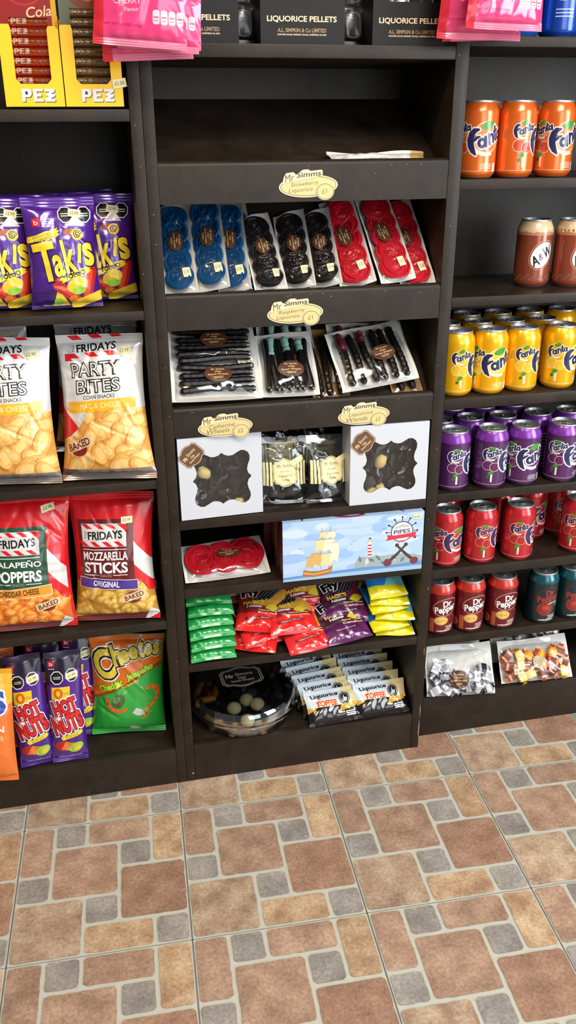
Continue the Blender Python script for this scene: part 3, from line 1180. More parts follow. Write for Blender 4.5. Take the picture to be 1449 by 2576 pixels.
# --- purple rolled-chip bags
PUR = foil('purple', (78, 34, 138))
PURD = ink('purple_deep', (52, 20, 92))  # darker purple ink for the bag foot, spiral and small lettering
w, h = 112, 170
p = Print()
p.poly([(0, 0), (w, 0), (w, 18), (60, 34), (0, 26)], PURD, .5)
octagon(p, 66, 143, 12.5)
octagon(p, 96, 143, 12.5)
p.poly([(66, 126), (81, 142), (96, 126)], WHITE, 1.1)
p.poly([(68, 127), (81, 139), (94, 127)], ink('pale_lilac', (206, 196, 214)), 1.3)
p.rect(18, 132, 12, 12, RED, 1, -4)
p.text('b', 18, 132, 6, 7, WHITE, 2)
for k in range(4):
    p.rect(37, 137 - 3.6 * k, 20, 1.0, PALE, 1)
brush(p, 27, 110, 56, 15, 13, YEL, 1)
p.text('EDICION ESPECIAL', 27, 112.5, 36, 3.4, PURD, 1.4, 13)
p.text('AL SUPERMERCADO', 29, 107.5, 38, 4, BLACK, 1.4, 13)
kw = dict(outl=((0.035, ink('logo_shadow', (40, 12, 66))),))
YO = ink('yellow_orange', (232, 200, 44))
p.text('T', 27, 72, 34, 60, YO, 3, 9, 0.03, **kw)
p.text('a', 46, 66, 17, 34, YO, 3.1, 9, 0.03, **kw)
p.text('k', 65, 80, 20, 52, YO, 3.2, 9, 0.03, **kw)
p.stroke([(81, 68), (84.5, 100)], 7.6, ink('logo_shadow', (40, 12, 66)), 2.9)
p.stroke([(81.2, 69), (84.3, 99)], 5.6, YO, 3.3)
p.text('s', 98, 82, 18, 36, YO, 3.4, 9, 0.035, **kw)
p.ell(82, 113, 9.5, 9, YO, 2)
p.stroke([(82 + (7.2 - t * 1.05) * math.cos(t * 2.1), 113 + (6.9 - t * 1.0) * math.sin(t * 2.1)) for t in frange(0, 6, 26)], 1.6, PURD, 2.4)
p.ell(68, 117, 9, 5, ink('ember', (160, 70, 30)), 1.2, 15)
brush(p, 73, 52, 58, 13, 15, YEL, 2)
p.text('FUEGO', 73, 52, 34, 8, BLACK, 2.4, 15, 0.03)
CH = [ink('chip_red', (176, 36, 30)), ink('chip_red_light', (206, 66, 44)), ink('chip_yellow', (222, 190, 52)), ink('chip_lime', (146, 196, 60)), ink('chip_orange', (216, 120, 40))]
p.capsule(96, 38, 40, 8, 72, CH[0], 1.2)
p.capsule(94, 38, 36, 4, 72, CH[1], 1.3)
p.capsule(60, 22, 46, 8, -38, CH[0], 1.35)
p.capsule(60, 24, 42, 4, -38, CH[1], 1.4)
p.ell(44, 40, 9, 7, CH[0], 1.45)
p.ell(74, 36, 18, 11, CH[2], 1.5, 20)
p.ell(76, 27, 12, 6, CH[3], 1.55, 10)
p.capsule(92, 12, 46, 7, 18, CH[2], 1.6)
p.poly([(34, 4), (40, 26), (48, 22), (62, 4)], CH[2], 1.7)
p.ell(43, 10, 6, 8, CH[3], 1.8, 70)
p.ell(66, 15, 7, 5, CH[4], 1.85, 20)
p.text('frituras de maiz', 36, 5, 34, 2.8, PALE, 2)
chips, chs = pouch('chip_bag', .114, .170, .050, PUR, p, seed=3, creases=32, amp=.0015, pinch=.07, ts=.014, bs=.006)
price_sticker(chips, chs, .081 - .057, .145, .020, .012, -8, '2.99')
CHIP = Kind(chips)
G = 'purple rolled chip bags'
Z = 0.9814
tk = [(-.157, .032, .001, 8, 8, 1, 0, 'purple rolled chip bag standing foremost in the middle of its shelf'),
      (-.2590, .050, .001, 8, 7, 2, 0, 'purple rolled chip bag cut by the left edge of the photo'),
      (-.0960, .0950, .001, 9, -2, 0.5, 0, 'purple rolled chip bag in shade at the right, next to the upright'),
      (-.205, .120, .001, 9, 0, 0, 0, 'purple rolled chip bag in the dark, behind and left of the foremost one'),
      (-.118, .150, .002, 7, 3, -2, 0, 'purple rolled chip bag in the dark behind the right-hand bag')]
for x, y, dz, lean, yw, rl, tw, lab in tk:
    place(CHIP.get(lab, 'bag of chips', G), (x, y, Z + dz + .004), lean, yw, rl, tw)


# --- party bites
def fridays_rows(p, x0, y0, x1, dy, m, hgt=7, shift=4, n=3, wd=17, lay=1.2, rot=0):
    for row, yy in ((0, y0), (1, y0 - dy)):
        for k in range(n):
            a = x0 + (x1 - x0) * (k + .5) / n + (shift if row == 0 else -shift) * .5
            p.rect(a, yy + (a - x0) * math.tan(R(rot)), wd, hgt, m, lay, rot, skew=-5)


WHF = foil('white', (216, 216, 214), 0.3, 0.1)
GRF = foil('grey', (140, 130, 124), 0.25, 0.4)
w, h = 166, 250
p = Print()
p.rect(83, 66, 166, 120, ink('puff_base', (214, 150, 70)), .3)
puffs(p, 0, 12, 158, 16, 122, 34, 18, 14, PUFF, 4, .7)
p.poly([(0, 128), (0, 250), (166, 250), (166, 126), (120, 124), (60, 126), (34, 92), (20, 76), (0, 74)], WHF, 1.6)
p.poly([(0, 130), (0, 72), (14, 78), (36, 94)], RED, 1.8)
fridays_rows(p, 14, 244, 128, 30, RED, 8, 6, 3, 19, 2.0, 3)
p.poly([(14, 220), (14, 206), (30, 207)], RED, 2)
p.text('FRIDAYS', 77, 229, 76, 13, BLACK, 3, 4, 0.025)
p.text('TGI', 33, 226, 11, 5, BLACK, 3, 90)
p.text('PARTY', 75, 193, 100, 25, BLACK, 3, 3, 0.055)
p.text('PARTY', 75, 193, 96, 21.5, WHF, 3.4, 3, -0.004)
p.text('BITES', 79, 165, 90, 24, BLACK, 3, 3, 0.055)
p.text('BITES', 79, 165, 86, 20.5, WHF, 3.4, 3, -0.004)
p.text('CORN SNACKS', 80, 147, 64, 6.5, ink('slate', (60, 60, 62)), 3, 3, 0.01)
p.rect(82, 132, 138, 19, ink('gold_band', (232, 172, 36)), 2.4, 3)
p.text('MAC & CHEESE', 82, 132.5, 84, 9, ink('band_letters', (246, 226, 170)), 3, 3, 0.01, spacing=1.1)
p.ell(34, 60, 17, 15, ink('maroon_seal', (120, 30, 36)), 1.7)
p.rect(35, 66, 56, 18, ink('kraft_tag', (222, 178, 138)), 2.4, 20)
p.text('BAKED', 35, 66, 45, 13, ink('tag_letters', (70, 30, 26)), 3, 20, 0.02)
p.rect(83, 10, 170, 22, GRF, 2.0)
p.poly([(0, 0), (30, 21), (0, 21)], ink('brown_fold', (104, 74, 60)), 2.1)
p.text('NET WT 3.25 OZ', 112, 13, 62, 5, ink('slate', (60, 60, 62)), 2.6)
for k in range(3):
    p.rect(140, 226 - 3 * k, 22 - 4 * k, .8, ink('slate', (60, 60, 62)), 2)
bites, bs_ = pouch('snack_bag', .166, .250, .066, WHF, p, seal=GRF, seed=11, creases=30, amp=.0022, pinch=.10, taper=.11, ts=.014, bs=.010, wave=.004)
price_sticker(bites, bs_, .132 - .083, .222, .024, .014, 3, '2.99')
K = Kind(bites)
G = 'white party snack bags'
for x, y, lean, yw, rl, lab in [(-.1160, .010, 11, -12, -1.4, 'white party snack bag with a yellow band leaning near the upright'),
                                (-.2810, .022, 11, 0, 3.0, 'white party snack bag cut by the left edge of the photo'),
                                (-.130, .165, 2, 0, 3, 'white party snack bag in shadow behind the right-hand one'),
                                (-.300, .165, 2, 0, -3, 'white party snack bag in shadow at the far left behind the front one')]:
    place(K.get(lab, 'snack bag', G), (x, y, .6838 + .006), lean, yw, rl)


# --- red striped snack bags (two flavours)
def baked_bag(panel, band, bandink, l1, l2, lsub, tones, seed, puff, name_col, band_rot):
    w, h = 160, 248
    p = Print()
    p.rect(w / 2, 44, w, 84, tones[0], .3)
    puffs(p, 0, 8, 150, 8, 78, 40, puff[0], puff[1], tones, seed, .7)
    # red body around the picture window
    p.poly([(0, 248), (160, 248), (160, 60), (148, 62), (136, 84), (0, 84)], RED, 1.7)
    p.poly([(118, 168), (160, 120), (160, 78), (118, 124)], WHF, 1.9)
    p.rect(69, 138, 112, 126, panel, 2.1)
    p.rect(66, 172, 90, 42, WHF, 2.3)
    for k in range(4):
        p.rect(32 + 24 * k, 188, 11, 9, RED, 2.5, 0, skew=-6)
        p.rect(24 + 24 * k, 156, 11, 9, RED, 2.5, 0, skew=-6)
    p.poly([(111, 192), (111, 176), (98, 192)], RED, 2.55)
    p.text('FRIDAYS', 68, 172, 70, 15, BLACK, 3, 2, 0.03)
    p.text('TGI', 28.5, 172, 13, 5, BLACK, 3, 90)
    p.rect(66, 146, 90, 1.2, WHITE, 2.6)
    p.text(l1, 67, 134, 92, 16, name_col, 3, 0, 0.02)
    p.text(l2, 67, 112, 90, 21, name_col, 3, 0, 0.03)
    p.text('SNACKS', 66, 97, 24, 5.5, ink('dull_white', (170, 150, 140)), 3)
    p.rect(36, 97.5, 32, 1.2, WHITE, 2.6)
    p.rect(96, 97.5, 30, 1.2, WHITE, 2.6)
    p.rect(70, 80, 120, 20, WHITE, 2.7, band_rot)
    p.rect(70, 80, 118, 18, band, 2.8, band_rot)
    p.text(lsub, 66, 80.5, 78 if len(lsub) > 9 else 54, 11, bandink, 3.2, band_rot, 0.02)
    p.ell(118, 52, 15, 12, ink('maroon_seal', (120, 30, 36)), 2.2)
    p.rect(119, 54, 48, 14, ink('tan_tag', (226, 190, 148)), 2.6, 14)
    p.text('BAKED', 119, 54, 38, 9.5, ink('tag_letters', (70, 30, 26)), 3, 14, 0.02)
    p.poly([(0, 8), (0, 0), (160, 0), (160, 10), (120, 12), (60, 14)], ink('maroon_foot', (112, 44, 44)), 2.4)
    p.poly([(132, 0), (160, 0), (160, 16), (146, 26)], WHF, 2.5)
    p.poly([(140, 0), (160, 0), (160, 12)], RED, 2.6)
    return p


REDF = foil('red', (206, 28, 30), 0.26, 0.15)
mz, ms_ = pouch('snack_bag', .160, .248, .064, REDF,
                baked_bag(ink('maroon_panel', (96, 26, 28)), ink('violet_band', (76, 48, 138)), WHITE, 'MOZZARELLA', 'STICKS', 'ORIGINAL', STK, 21, (16, 8), WHITE, -3),
                seed=17, creases=26, amp=.0020, pinch=.12, ts=.014, bs=.012, wave=.004, taper=-.0)
price_sticker(mz, ms_, .112 - .08, .199, .022, .012, 2, '2.99')
KM = Kind(mz)
ja, js_ = pouch('snack_bag', .166, .256, .066, REDF,
                baked_bag(ink('green_panel', (38, 76, 54)), ink('orange_band', (232, 150, 40)), ink('brown_letters', (60, 26, 20)), 'JALAPEÑO', 'POPPERS', 'CHEDDAR CHEESE', ORP, 23, (18, 9), WHITE, 4),
                seed=19, creases=26, amp=.0020, pinch=.10, ts=.014, bs=.012, wave=.004)
price_sticker(ja, js_, .128 - .083, .232, .024, .013, 14, '2.99')
KJ = Kind(ja)
place(KM.get('red snack bag with a maroon panel and violet band near the upright', 'snack bag'), (-.126, .020, .3990), 10, -9, 0)
place(KJ.get('red snack bag with a green panel, cut off at the left edge', 'snack bag'), (-.284, .020, .3990), 10, 0, 2.0)
place(KM.get('red snack bag in the dark behind the maroon panelled bag', 'snack bag'), (-.118, .125, .3990), 6, 4, 2)
place(KJ.get('red snack bag in the dark behind the green panelled bag', 'snack bag'), (-.300, .130, .3990), 6, -4, -2)

# --- bottom shelf: green and orange crunchy snack bag, narrow nut packs, orange bag
GRN = foil('green', (46, 164, 62), 0.24, 0.1)
ORF = foil('orange', (206, 100, 22), 0.26, 0.2)
w, h = 150, 222
p = Print()
ORI = ink('orange', (212, 104, 20))
p.poly([(0, 222), (150, 222), (150, 156), (120, 148), (60, 122), (0, 94)], ORI, .6)
p.poly([(0, 94), (60, 122), (120, 148), (150, 156), (150, 166), (110, 150), (50, 112), (0, 88)], ink('rust', (150, 70, 24)), .7)
kw = dict(outl=((0.05, BLACK), (0.085, WHITE)))
YG = ink('letter_gold', (222, 196, 60))
for ch, x, y, ww, hh, ro in (('C', 26, 166, 40, 62, 20), ('h', 53, 185, 20, 44, 16), ('e', 70, 182, 19, 25, 12), ('e', 88, 188, 19, 25, 10), ('t', 104, 196, 13, 36, 8), ('o', 119, 193, 18, 25, 4), ('s', 136, 193, 15, 26, -2)):
    p.text(ch, x, y, ww, hh, YG, 4 + .004 * x, ro, 0.045, **kw)
LIME = ink('lime_letters', (170, 214, 40))
p.text('Cheddar', 40, 122, 54, 16, LIME, 3, 22, 0.05, outl=((0.05, ink('forest', (24, 84, 34))),))
p.text('Jalapeño', 101, 148, 60, 17, LIME, 3, 20, 0.05, outl=((0.05, ink('forest', (24, 84, 34))),))
p.text('Crunchy', 82, 126, 40, 10, ink('amber', (240, 176, 50)), 3, 22, 0.02, 0.2)
p.ell(54, 88, 17, 13, ink('pepper_green', (64, 96, 50)), 2, 55)
p.ell(50, 92, 9, 7, ink('pepper_light', (104, 140, 80)), 2.2, 55)
p.stroke([(64, 104), (70, 108), (76, 112)], [5, 4, 4], ink('pepper_stem', (130, 160, 84)), 2.2)
CURL = ink('curl_orange', (206, 106, 36))
for pts, wd in (([(32, 96), (31, 84), (36, 72), (48, 66), (62, 66), (74, 72)], [6, 9, 10, 10, 8, 5]), ([(112, 112), (126, 116), (138, 108), (140, 92), (132, 80), (120, 70), (108, 62)], [5, 9, 11, 10, 8, 7, 4]), ([(104, 44), (116, 52), (124, 60)], [4, 6, 4])):
    p.stroke(pts, wd, CURL, 2.1)
rn = random.Random(9)
for k in range(26):
    i = rn.choice(((32, 96), (31, 84), (36, 72), (48, 66), (62, 66), (126, 115), (138, 106), (139, 92), (132, 80), (120, 70), (116, 52)))
    p.ell(i[0] + rn.uniform(-3, 3), i[1] + rn.uniform(-3, 3), 1.2, .9, ink('curl_spot', (96, 40, 20)), 2.5, n=8)
p.poly([(84, 60), (92, 72), (106, 66), (112, 54), (96, 52)], ink('mist', (200, 206, 196)), 1.8)
p.poly([(72, 10), (80, 26), (100, 20), (112, 12), (90, 6)], ink('mist', (200, 206, 196)), 1.8)
cc, ccs = pouch('snack_bag', .152, .224, .062, GRN, p, back=GRN, seed=29, creases=24, amp=.0018, pinch=.07, ts=.012, bs=.012, wave=.003)
place(tag(cc, 'green and orange crunchy corn snack bag standing alone at the right of the bottom shelf', 'snack bag'), (-.131, .076, .0930), 7, -2, 3.2)

w, h = 70, 236
p = Print()
DARKP = ink('aubergine', (30, 18, 46))
p.poly([(0, 236), (70, 236), (70, 196), (56, 204), (0, 168)], DARKP, .6)
p.rect(12, 214, 13, 13, ink('brick_red', (170, 34, 44)), 1, -4)
p.text('b', 12, 214, 6, 7, WHITE, 2)
p.rect(12, 204, 12, 1.2, PALE, 1)
octagon(p, 21, 186, 13)
octagon(p, 50, 189, 13)
p.rect(26, 154, 36, 26, ink('mustard', (226, 190, 40)), 1, 0, skew=1)
p.ring(21, 154, 9, 11, 5, ink('burnt_orange', (206, 96, 20)), 1.4)
p.text('new', 36, 153, 14, 6, ink('ochre', (170, 130, 30)), 1.4)
kw = dict(outl=((0.045, ink('dark_red', (96, 12, 20))), (0.10, WHITE)))
RI = ink('nut_red', (204, 30, 36))
p.text('HOT', 32, 125, 48, 32, RI, 3, 14, 0.045, **kw)
p.text('NUTS', 35, 90, 60, 38, RI, 3.2, 14, 0.045, **kw)
p.poly([(18 + (7 if k % 2 else 3) * math.cos(k * PI / 6), 102 + (7 if k % 2 else 3) * math.sin(k * PI / 6)) for k in range(12)], WHITE, 3.8)
brush(p, 42, 62, 46, 11, 12, YEL, 2)
p.text('FUEGO', 42, 62, 26, 6, ink('ochre', (120, 90, 20)), 2.4, 12, 0.02)
p.ell(20, 40, 13, 11, CH[0], 1.4)
p.poly([(18, 32), (28, 50), (46, 44), (40, 26)], CH[4], 1.6)
p.ell(48, 34, 15, 10, CH[3], 1.8, 30)
p.ell(50, 32, 8, 5, CH[2], 2, 30)
p.rect(36, 14, 46, 1.4, PALE, 1.4)
p.rect(36, 10.5, 34, 1.4, PALE, 1.4)
nut, nsf = pouch('nut_pack', .070, .238, .034, PUR, p, seed=31, creases=12, amp=.0011, ts=.012, bs=.010, wave=.0015, pinch=.05)
price_sticker(nut, nsf, .050 - .035, .189, .022, .013, 12, '1.99')
K = Kind(nut)
G = 'narrow purple hot nut packs'
for x, y, lean, yw, rl, lab in [(-.3080, .010, 9, 4, -1.5, 'narrow purple nut pack leaning left, beside the orange bag'),
                                (-.2460, .010, 9, 3, 2.0, 'narrow purple nut pack in front, right of its twin'),
                                (-.2260, .075, 8, 4, 4, 'narrow purple nut pack behind the right-hand one, beside the green bag'),
                                (-.2900, .070, 9, -3, 1, 'narrow dark purple nut pack in the second row between the front two'),
                                (-.2780, .120, 6, 0, 0, 'narrow dark purple nut pack at the back under the shelf board')]:
    place(K.get(lab, 'nut pack', G), (x, y, .0920), lean, yw, rl)
p = Print()
p.poly([(0, 236), (150, 236), (150, 166), (0, 150)], ink('amber_gold', (226, 170, 40)), .8)
p.ring(118, 172, 22, 26, 7, WHITE, 1.2)
p.text('S', 126, 172, 24, 46, ink('royal', (40, 70, 160)), 2, 6, 0.05, outl=((0.06, WHITE),))
p.text('S', 100, 170, 24, 46, ink('royal', (40, 70, 160)), 2, 6, 0.05, outl=((0.06, WHITE),))
p.text('FLAMIN', 104, 118, 60, 13, WHITE, 2, 0, 0.02)
p.text('CORN PUFFS', 100, 100, 62, 9, ink('cream_letters', (250, 220, 180)), 2)
ob, _ = pouch('snack_bag', .150, .238, .058, foil('bright_orange', (232, 118, 40), .26, .15), p, seed=37, creases=14, amp=.0014, wave=.003)
place(tag(ob, 'bright orange snack bag at the bottom left, mostly outside the photo', 'snack bag'), (-.4200, -.020, .0940), 9, -3, 3)
p = Print()
p.poly([(0, 216), (140, 216), (140, 140), (0, 150)], ink('tawny', (170, 80, 30)), .6)
p.ell(112, 186, 24, 20, ink('pewter', (120, 124, 126)), 1)
for k in range(11):
    a = R(20 + 14 * k)
    p.stroke([(112 + 6 * math.cos(a), 172 + 6 * math.sin(a)), (112 + 22 * math.cos(a), 176 + 24 * math.sin(a))], [.6, 2], ink('pewter_light', (170, 174, 176)), 1.4)
ob, _ = pouch('snack_bag', .140, .226, .050, ORF, p, seed=39, creases=10, amp=.0012)
place(tag(ob, 'orange snack bag with a grey fan emblem behind the bright orange bag', 'snack bag'), (-.4050, .070, .0930), 6, 2, 0)

# --- hanging pink sweet bags
PNK = foil('pink', (216, 60, 118), 0.2, 0.05)
w, h = 128, 190
p = Print()
p.poly([(0, 190), (128, 190), (128, 84), (104, 66), (84, 62), (64, 84), (40, 110), (0, 130)], ink('dark_pink', (196, 44, 84)), .5)
p.poly([(0, 0), (14, 0), (12, 190), (0, 190)], ink('cherry_red', (190, 34, 52)), .6)
p.ell(80, 78, 16, 17, ink('cherry_fruit', (176, 40, 40)), 1)
p.ell(74, 84, 6, 5, ink('cherry_shine', (226, 120, 90)), 1.2, 30)
p.ell(106, 86, 14, 14, ink('cherry_fruit', (176, 40, 40)), 1.1)
p.text('CHERRY', 46, 54, 38, 8, ink('rose_white', (246, 190, 200)), 2, 5, 0.0)
p.text('Flavour', 52, 44, 20, 5, ink('rose_white', (246, 190, 200)), 2, 5)
p.text('NET WT 5.0 OZ (141g)', 40, 25, 52, 4, ink('wine', (150, 30, 70)), 2)
for k in range(4):
    p.poly(outline(86 + 11 * k, 37, 9.5, 17, 3, 3), ink('rose_white', (246, 190, 200)), 1.4)
    p.rect(86 + 11 * k, 37, 7, 2, ink('rose_grey', (150, 110, 120)), 1.8)
    p.rect(86 + 11 * k, 33, 6, 1, ink('rose_grey', (150, 110, 120)), 1.8)
CLR = film('clear_film', (250, 236, 240), .5, .1, .12)
pk, _ = pouch('sweet_bag', .128, .190, .022, PNK, p, seal=mat('pink_seal', (222, 120, 150), .2, coat=.4), seed=41, creases=34, amp=.0017, ts=.014, bs=.009, wave=.004)
K = Kind(pk)
HOOKM = mat('hook_steel', (120, 120, 122), .35, metal=.9)


def peg(x, z, y1, label):
    g = Geo()
    g.tube([(x, 0.0, z), (x, -.03, z), (x, y1 + .004, z), (x, y1, z + .006), (x, y1, z + .014)], .0022, 8, HOOKM)
    g.box(x - .012, x + .012, -.003, -.0004, z - .02, z + .02, HOOKM, .001)
    return tag(g.build('display_hook'), label, 'hook')


peg(-.012, 1.545, -.085, 'steel display hook on the left upright carrying pink sweet bags')
peg(.488, 1.545, -.080, 'steel display hook on the right upright carrying pink sweet bags')
G = 'pink cherry sweet bags'
for x, y, z, yw, rl, lab in [(-.0190, -.076, 1.3560, -4, 4, 'pink cherry sweet bag hanging in front at the top left'),
                             (.0000, -.054, 1.3530, -8, 4, 'pink cherry sweet bag hanging second at the top left'),
                             (-.0060, -.034, 1.3420, -1, -2, 'pink cherry sweet bag hanging third and lowest at the top left'),
                             (.0080, -.016, 1.3610, -10, 5, 'pink cherry sweet bag hanging rearmost at the top left')]:
    place(K.get(lab, 'sweet bag', G), (x, y, z), 0, yw, rl)
for x, y, z, yw, rl, lab in [(.5170, -.066, 1.3840, 6, 1, 'pink cherry sweet bag hanging in front at the top right'),
                             (.4900, -.042, 1.3730, -10, 2, 'pink cherry sweet bag hanging behind at the top right, showing its red side'),
                             (.5060, -.018, 1.3740, 2, -2, 'pink cherry sweet bag hanging rearmost at the top right')]:
    place(K.get(lab, 'sweet bag', G), (x, y, z), 0, yw, rl)

# ------------------------------------------------------------------ yellow display boxes of sweet rolls (top left)
YBOX = mat('yellow_card', (228, 184, 8), 0.45, coat=.2)
GLY = ink('block_grey', (212, 206, 210))


def block_word(p, cx, cy, w, h, m, lay, sh):
    """blocky three-letter word with a drop shadow"""
    k = w / 3.3
    for dx, dy, mm, l in ((1.0, -.9, sh, lay - .4), (0, 0, m, lay)):
        x = cx - w / 2 + dx
        y = cy - h / 2 + dy
        q = w * .085
        p.poly([(x, y), (x + q * 1.2, y), (x + q * 1.2, y + h * .35), (x + k * .8, y + h * .35), (x + k, y + h * .55), (x + k, y + h * .82), (x + k * .8, y + h), (x, y + h), (x, y)][:-1], mm, l)
        x += k * 1.15
        p.poly([(x, y), (x + k, y), (x + k, y + h * .2), (x + q * 1.3, y + h * .2), (x + q * 1.3, y + h * .4), (x + k * .8, y + h * .4), (x + k * .8, y + h * .6), (x + q * 1.3, y + h * .6), (x + q * 1.3, y + h * .8), (x + k, y + h * .8), (x + k, y + h), (x, y + h)], mm, l)
        x += k * 1.15
        p.poly([(x, y), (x + k, y), (x + k, y + h * .22), (x + k * .5, y + h * .22), (x + k, y + h * .42), (x + k, y + h * .58), (x + k * .6, y + h * .6), (x + k, y + h * .78), (x + k, y + h), (x, y + h), (x, y + h * .78), (x + k * .5, y + h * .78), (x, y + h * .5), (x + k * .35, y + h * .42), (x, y + h * .22)], mm, l)
        if l == lay:
            xx = cx - w / 2
            p.poly([(xx + q * 1.3, y + h * .55), (xx + k * .62, y + h * .55), (xx + k * .62, y + h * .8), (xx + q * 1.3, y + h * .8)], sh, l + .3)


def roll_box(name, w, h, d, card, picture, win_shift):
    root = empty(name)
    fr = .030
    p = Print()
    block_word(p, w * 1000 * .56, 15, w * 560, 17, GLY, 2, ink('block_shadow', (60, 50, 40)))
    # front with its tall cut-out window
    g = Geo()
    lo, hi = .018, w - .016
    q = [(0, 0), (w, 0), (w, .098), (w - .004, .104), (hi + .002, .104), (hi, .100)] + [(hi, fr + .006), (hi - .006, fr), (lo + .006, fr), (lo, fr + .006)] + [(lo, .100), (lo - .002, .106), (.002, .106), (0, .100)]
    g.prism([(a - w / 2, b) for a, b in q], -.0006, .0006, card)
    p.apply(g, Surf([-w / 2, w / 2], [0, fr], lambda u, v: (u, -.0007, v)), -w / 2, 0)
    front = fix_normals(g.build('front_panel', root, smooth=False))
    for x in (-w / 2, w / 2 - .0008):
        g = Geo()
        g.prism([(0.0008, 0), (d, 0), (d, h), (d * .6, h), (.0008, .100)], 0, .0008, card, Matrix.Translation((x, 0, 0)) @ Matrix(((0, 1, 0, 0), (1, 0, 0, 0), (0, 0, 1, 0), (0, 0, 0, 1))))
        fix_normals(g.build('side_panel', root, smooth=False))
    g = Geo()
    g.box(-w / 2 + .001, w / 2 - .001, .001, d - .001, .0002, .001, card)
    g.build('base', root, smooth=False)
    g = Geo()
    g.box(-w / 2 + .001, w / 2 - .001, d - .001, d, .0, h + .03, picture[0])
    picture[1].apply(g, Surf([-w / 2, w / 2], [.0, h + .03], lambda u, v: (u, d - .0012, v)), -w / 2, 0)
    b = g.build('back_card', root, smooth=False)
    b['label'] = picture[2]
    return root


FOILR = mat('copper_foil', (206, 92, 44), .18, metal=.9)
DULL = mat('brown_wrapper', (96, 66, 30), .4, metal=.3)


def sweet_roll(foilm, letters, shadow, seed):
    L, r = .053, .0066
    n = 16

    def fn(u, v):
        a = v / r
        k = 1 + .03 * math.sin(u * 900 + seed) * math.sin(3 * a)
        rr = r * k * (1.0 if abs(u) < L / 2 - .003 else 1.03)
        return (u, -rr * math.cos(a) * 1.0, rr * math.sin(a) * .92 + r * .92)
    s = Surf(frange(-L / 2, L / 2, 18), frange(-PI * r, PI * r, n), fn)
    p = Print()
    for t, x in (('PEZ', -13),):
        block_word(p, x, 1.2, 21, 8.2, letters, 2, shadow)
    p.rect(14, 0, 18, 5, shadow, .8)
    g = Geo()
    s.mesh(g, foilm)
    p.apply(g, s, 0, 0)
    for x, fl in ((-L / 2, 1), (L / 2, 0)):
        q = [fn(x, v) for v in frange(-PI * r, PI * r, n)[:-1]]
        g.add(q, [tuple(range(n)) if fl else tuple(range(n - 1, -1, -1))], foilm)
    return fix_normals(g.build('sweet_roll', angle=60))


CRED = ink('cola_red', (150, 22, 24))
p = Print()
p.rect(38, 98, 74, 104, CRED, 1)
p.text('Cola', 57, 131, 36, 14, ink('cream_letters2', (238, 214, 170)), 2, 6, 0.01, 0.25)
p.ring(38, 160, 28, 22, 3, ink('cola_ring', (190, 40, 36)), 1.5)
box_a = roll_box('display_box', .0835, .122, .060, YBOX, (mat('yellow_card', (228, 184, 8)), p, 'red picture card behind the sweet rolls'), 0)
place(tag(box_a, 'yellow display box with copper foil rolls and a red card, left of the pair', 'display box', 'yellow sweet roll boxes'), (-.1705, .006, 1.2801), 3, 0, 0)
p = Print()
p.rect(38, 98, 74, 104, ink('sage', (110, 122, 100)), 1)
p.ell(40, 150, 22, 14, ink('rust_fruit', (150, 70, 50)), 1.6)
p.ell(44, 152, 9, 7, ink('straw', (190, 160, 80)), 1.8)
box_b = roll_box('display_box', .0835, .118, .060, YBOX, (mat('yellow_card', (228, 184, 8)), p, 'sage green picture card'), 0)
place(tag(box_b, 'yellow display box with dull brown rolls next to the upright', 'display box', 'yellow sweet roll boxes'), (-.0855, .006, 1.2801), 3, 0, 0)
price_sticker(box_b, Surf([.0, .05], [0, .1], lambda u, v: (u, -.0010, v)), .0375, .031, .020, .012, 9, '1.50')
KA, KB = Kind(sweet_roll(FOILR, ink('roll_letters', (172, 140, 128)), ink('roll_shadow', (110, 40, 26)), 1)), Kind(sweet_roll(DULL, ink('roll_letters_dull', (120, 92, 50)), ink('roll_shadow_dull', (58, 38, 20)), 2))
ordn = ['lowest', 'second', 'third', 'fourth', 'fifth', 'sixth', 'seventh', 'eighth', 'ninth', 'topmost']
for kk, n, what, grp, x in ((KA, 7, 'copper foil sweet roll in the left yellow box', 'copper foil sweet rolls', -.1690), (KB, 8, 'dull brown sweet roll in the right yellow box', 'dull brown sweet rolls', -.0840)):
    for i in range(n):
        o = kk.get('%s, %s of its column' % (what, 'lowest' if i == 0 else 'topmost' if i == n - 1 else ordn[i] + ' from the bottom'), 'sweet roll', grp)
        place(o, (x, .0175, 1.2801 + .0308 + i * .01255), 0, 0, 0)

# ------------------------------------------------------------------ black liquorice pellet boxes on the top shelf
BLK = mat('black_card', (18, 15, 14), .55, spec=.3)


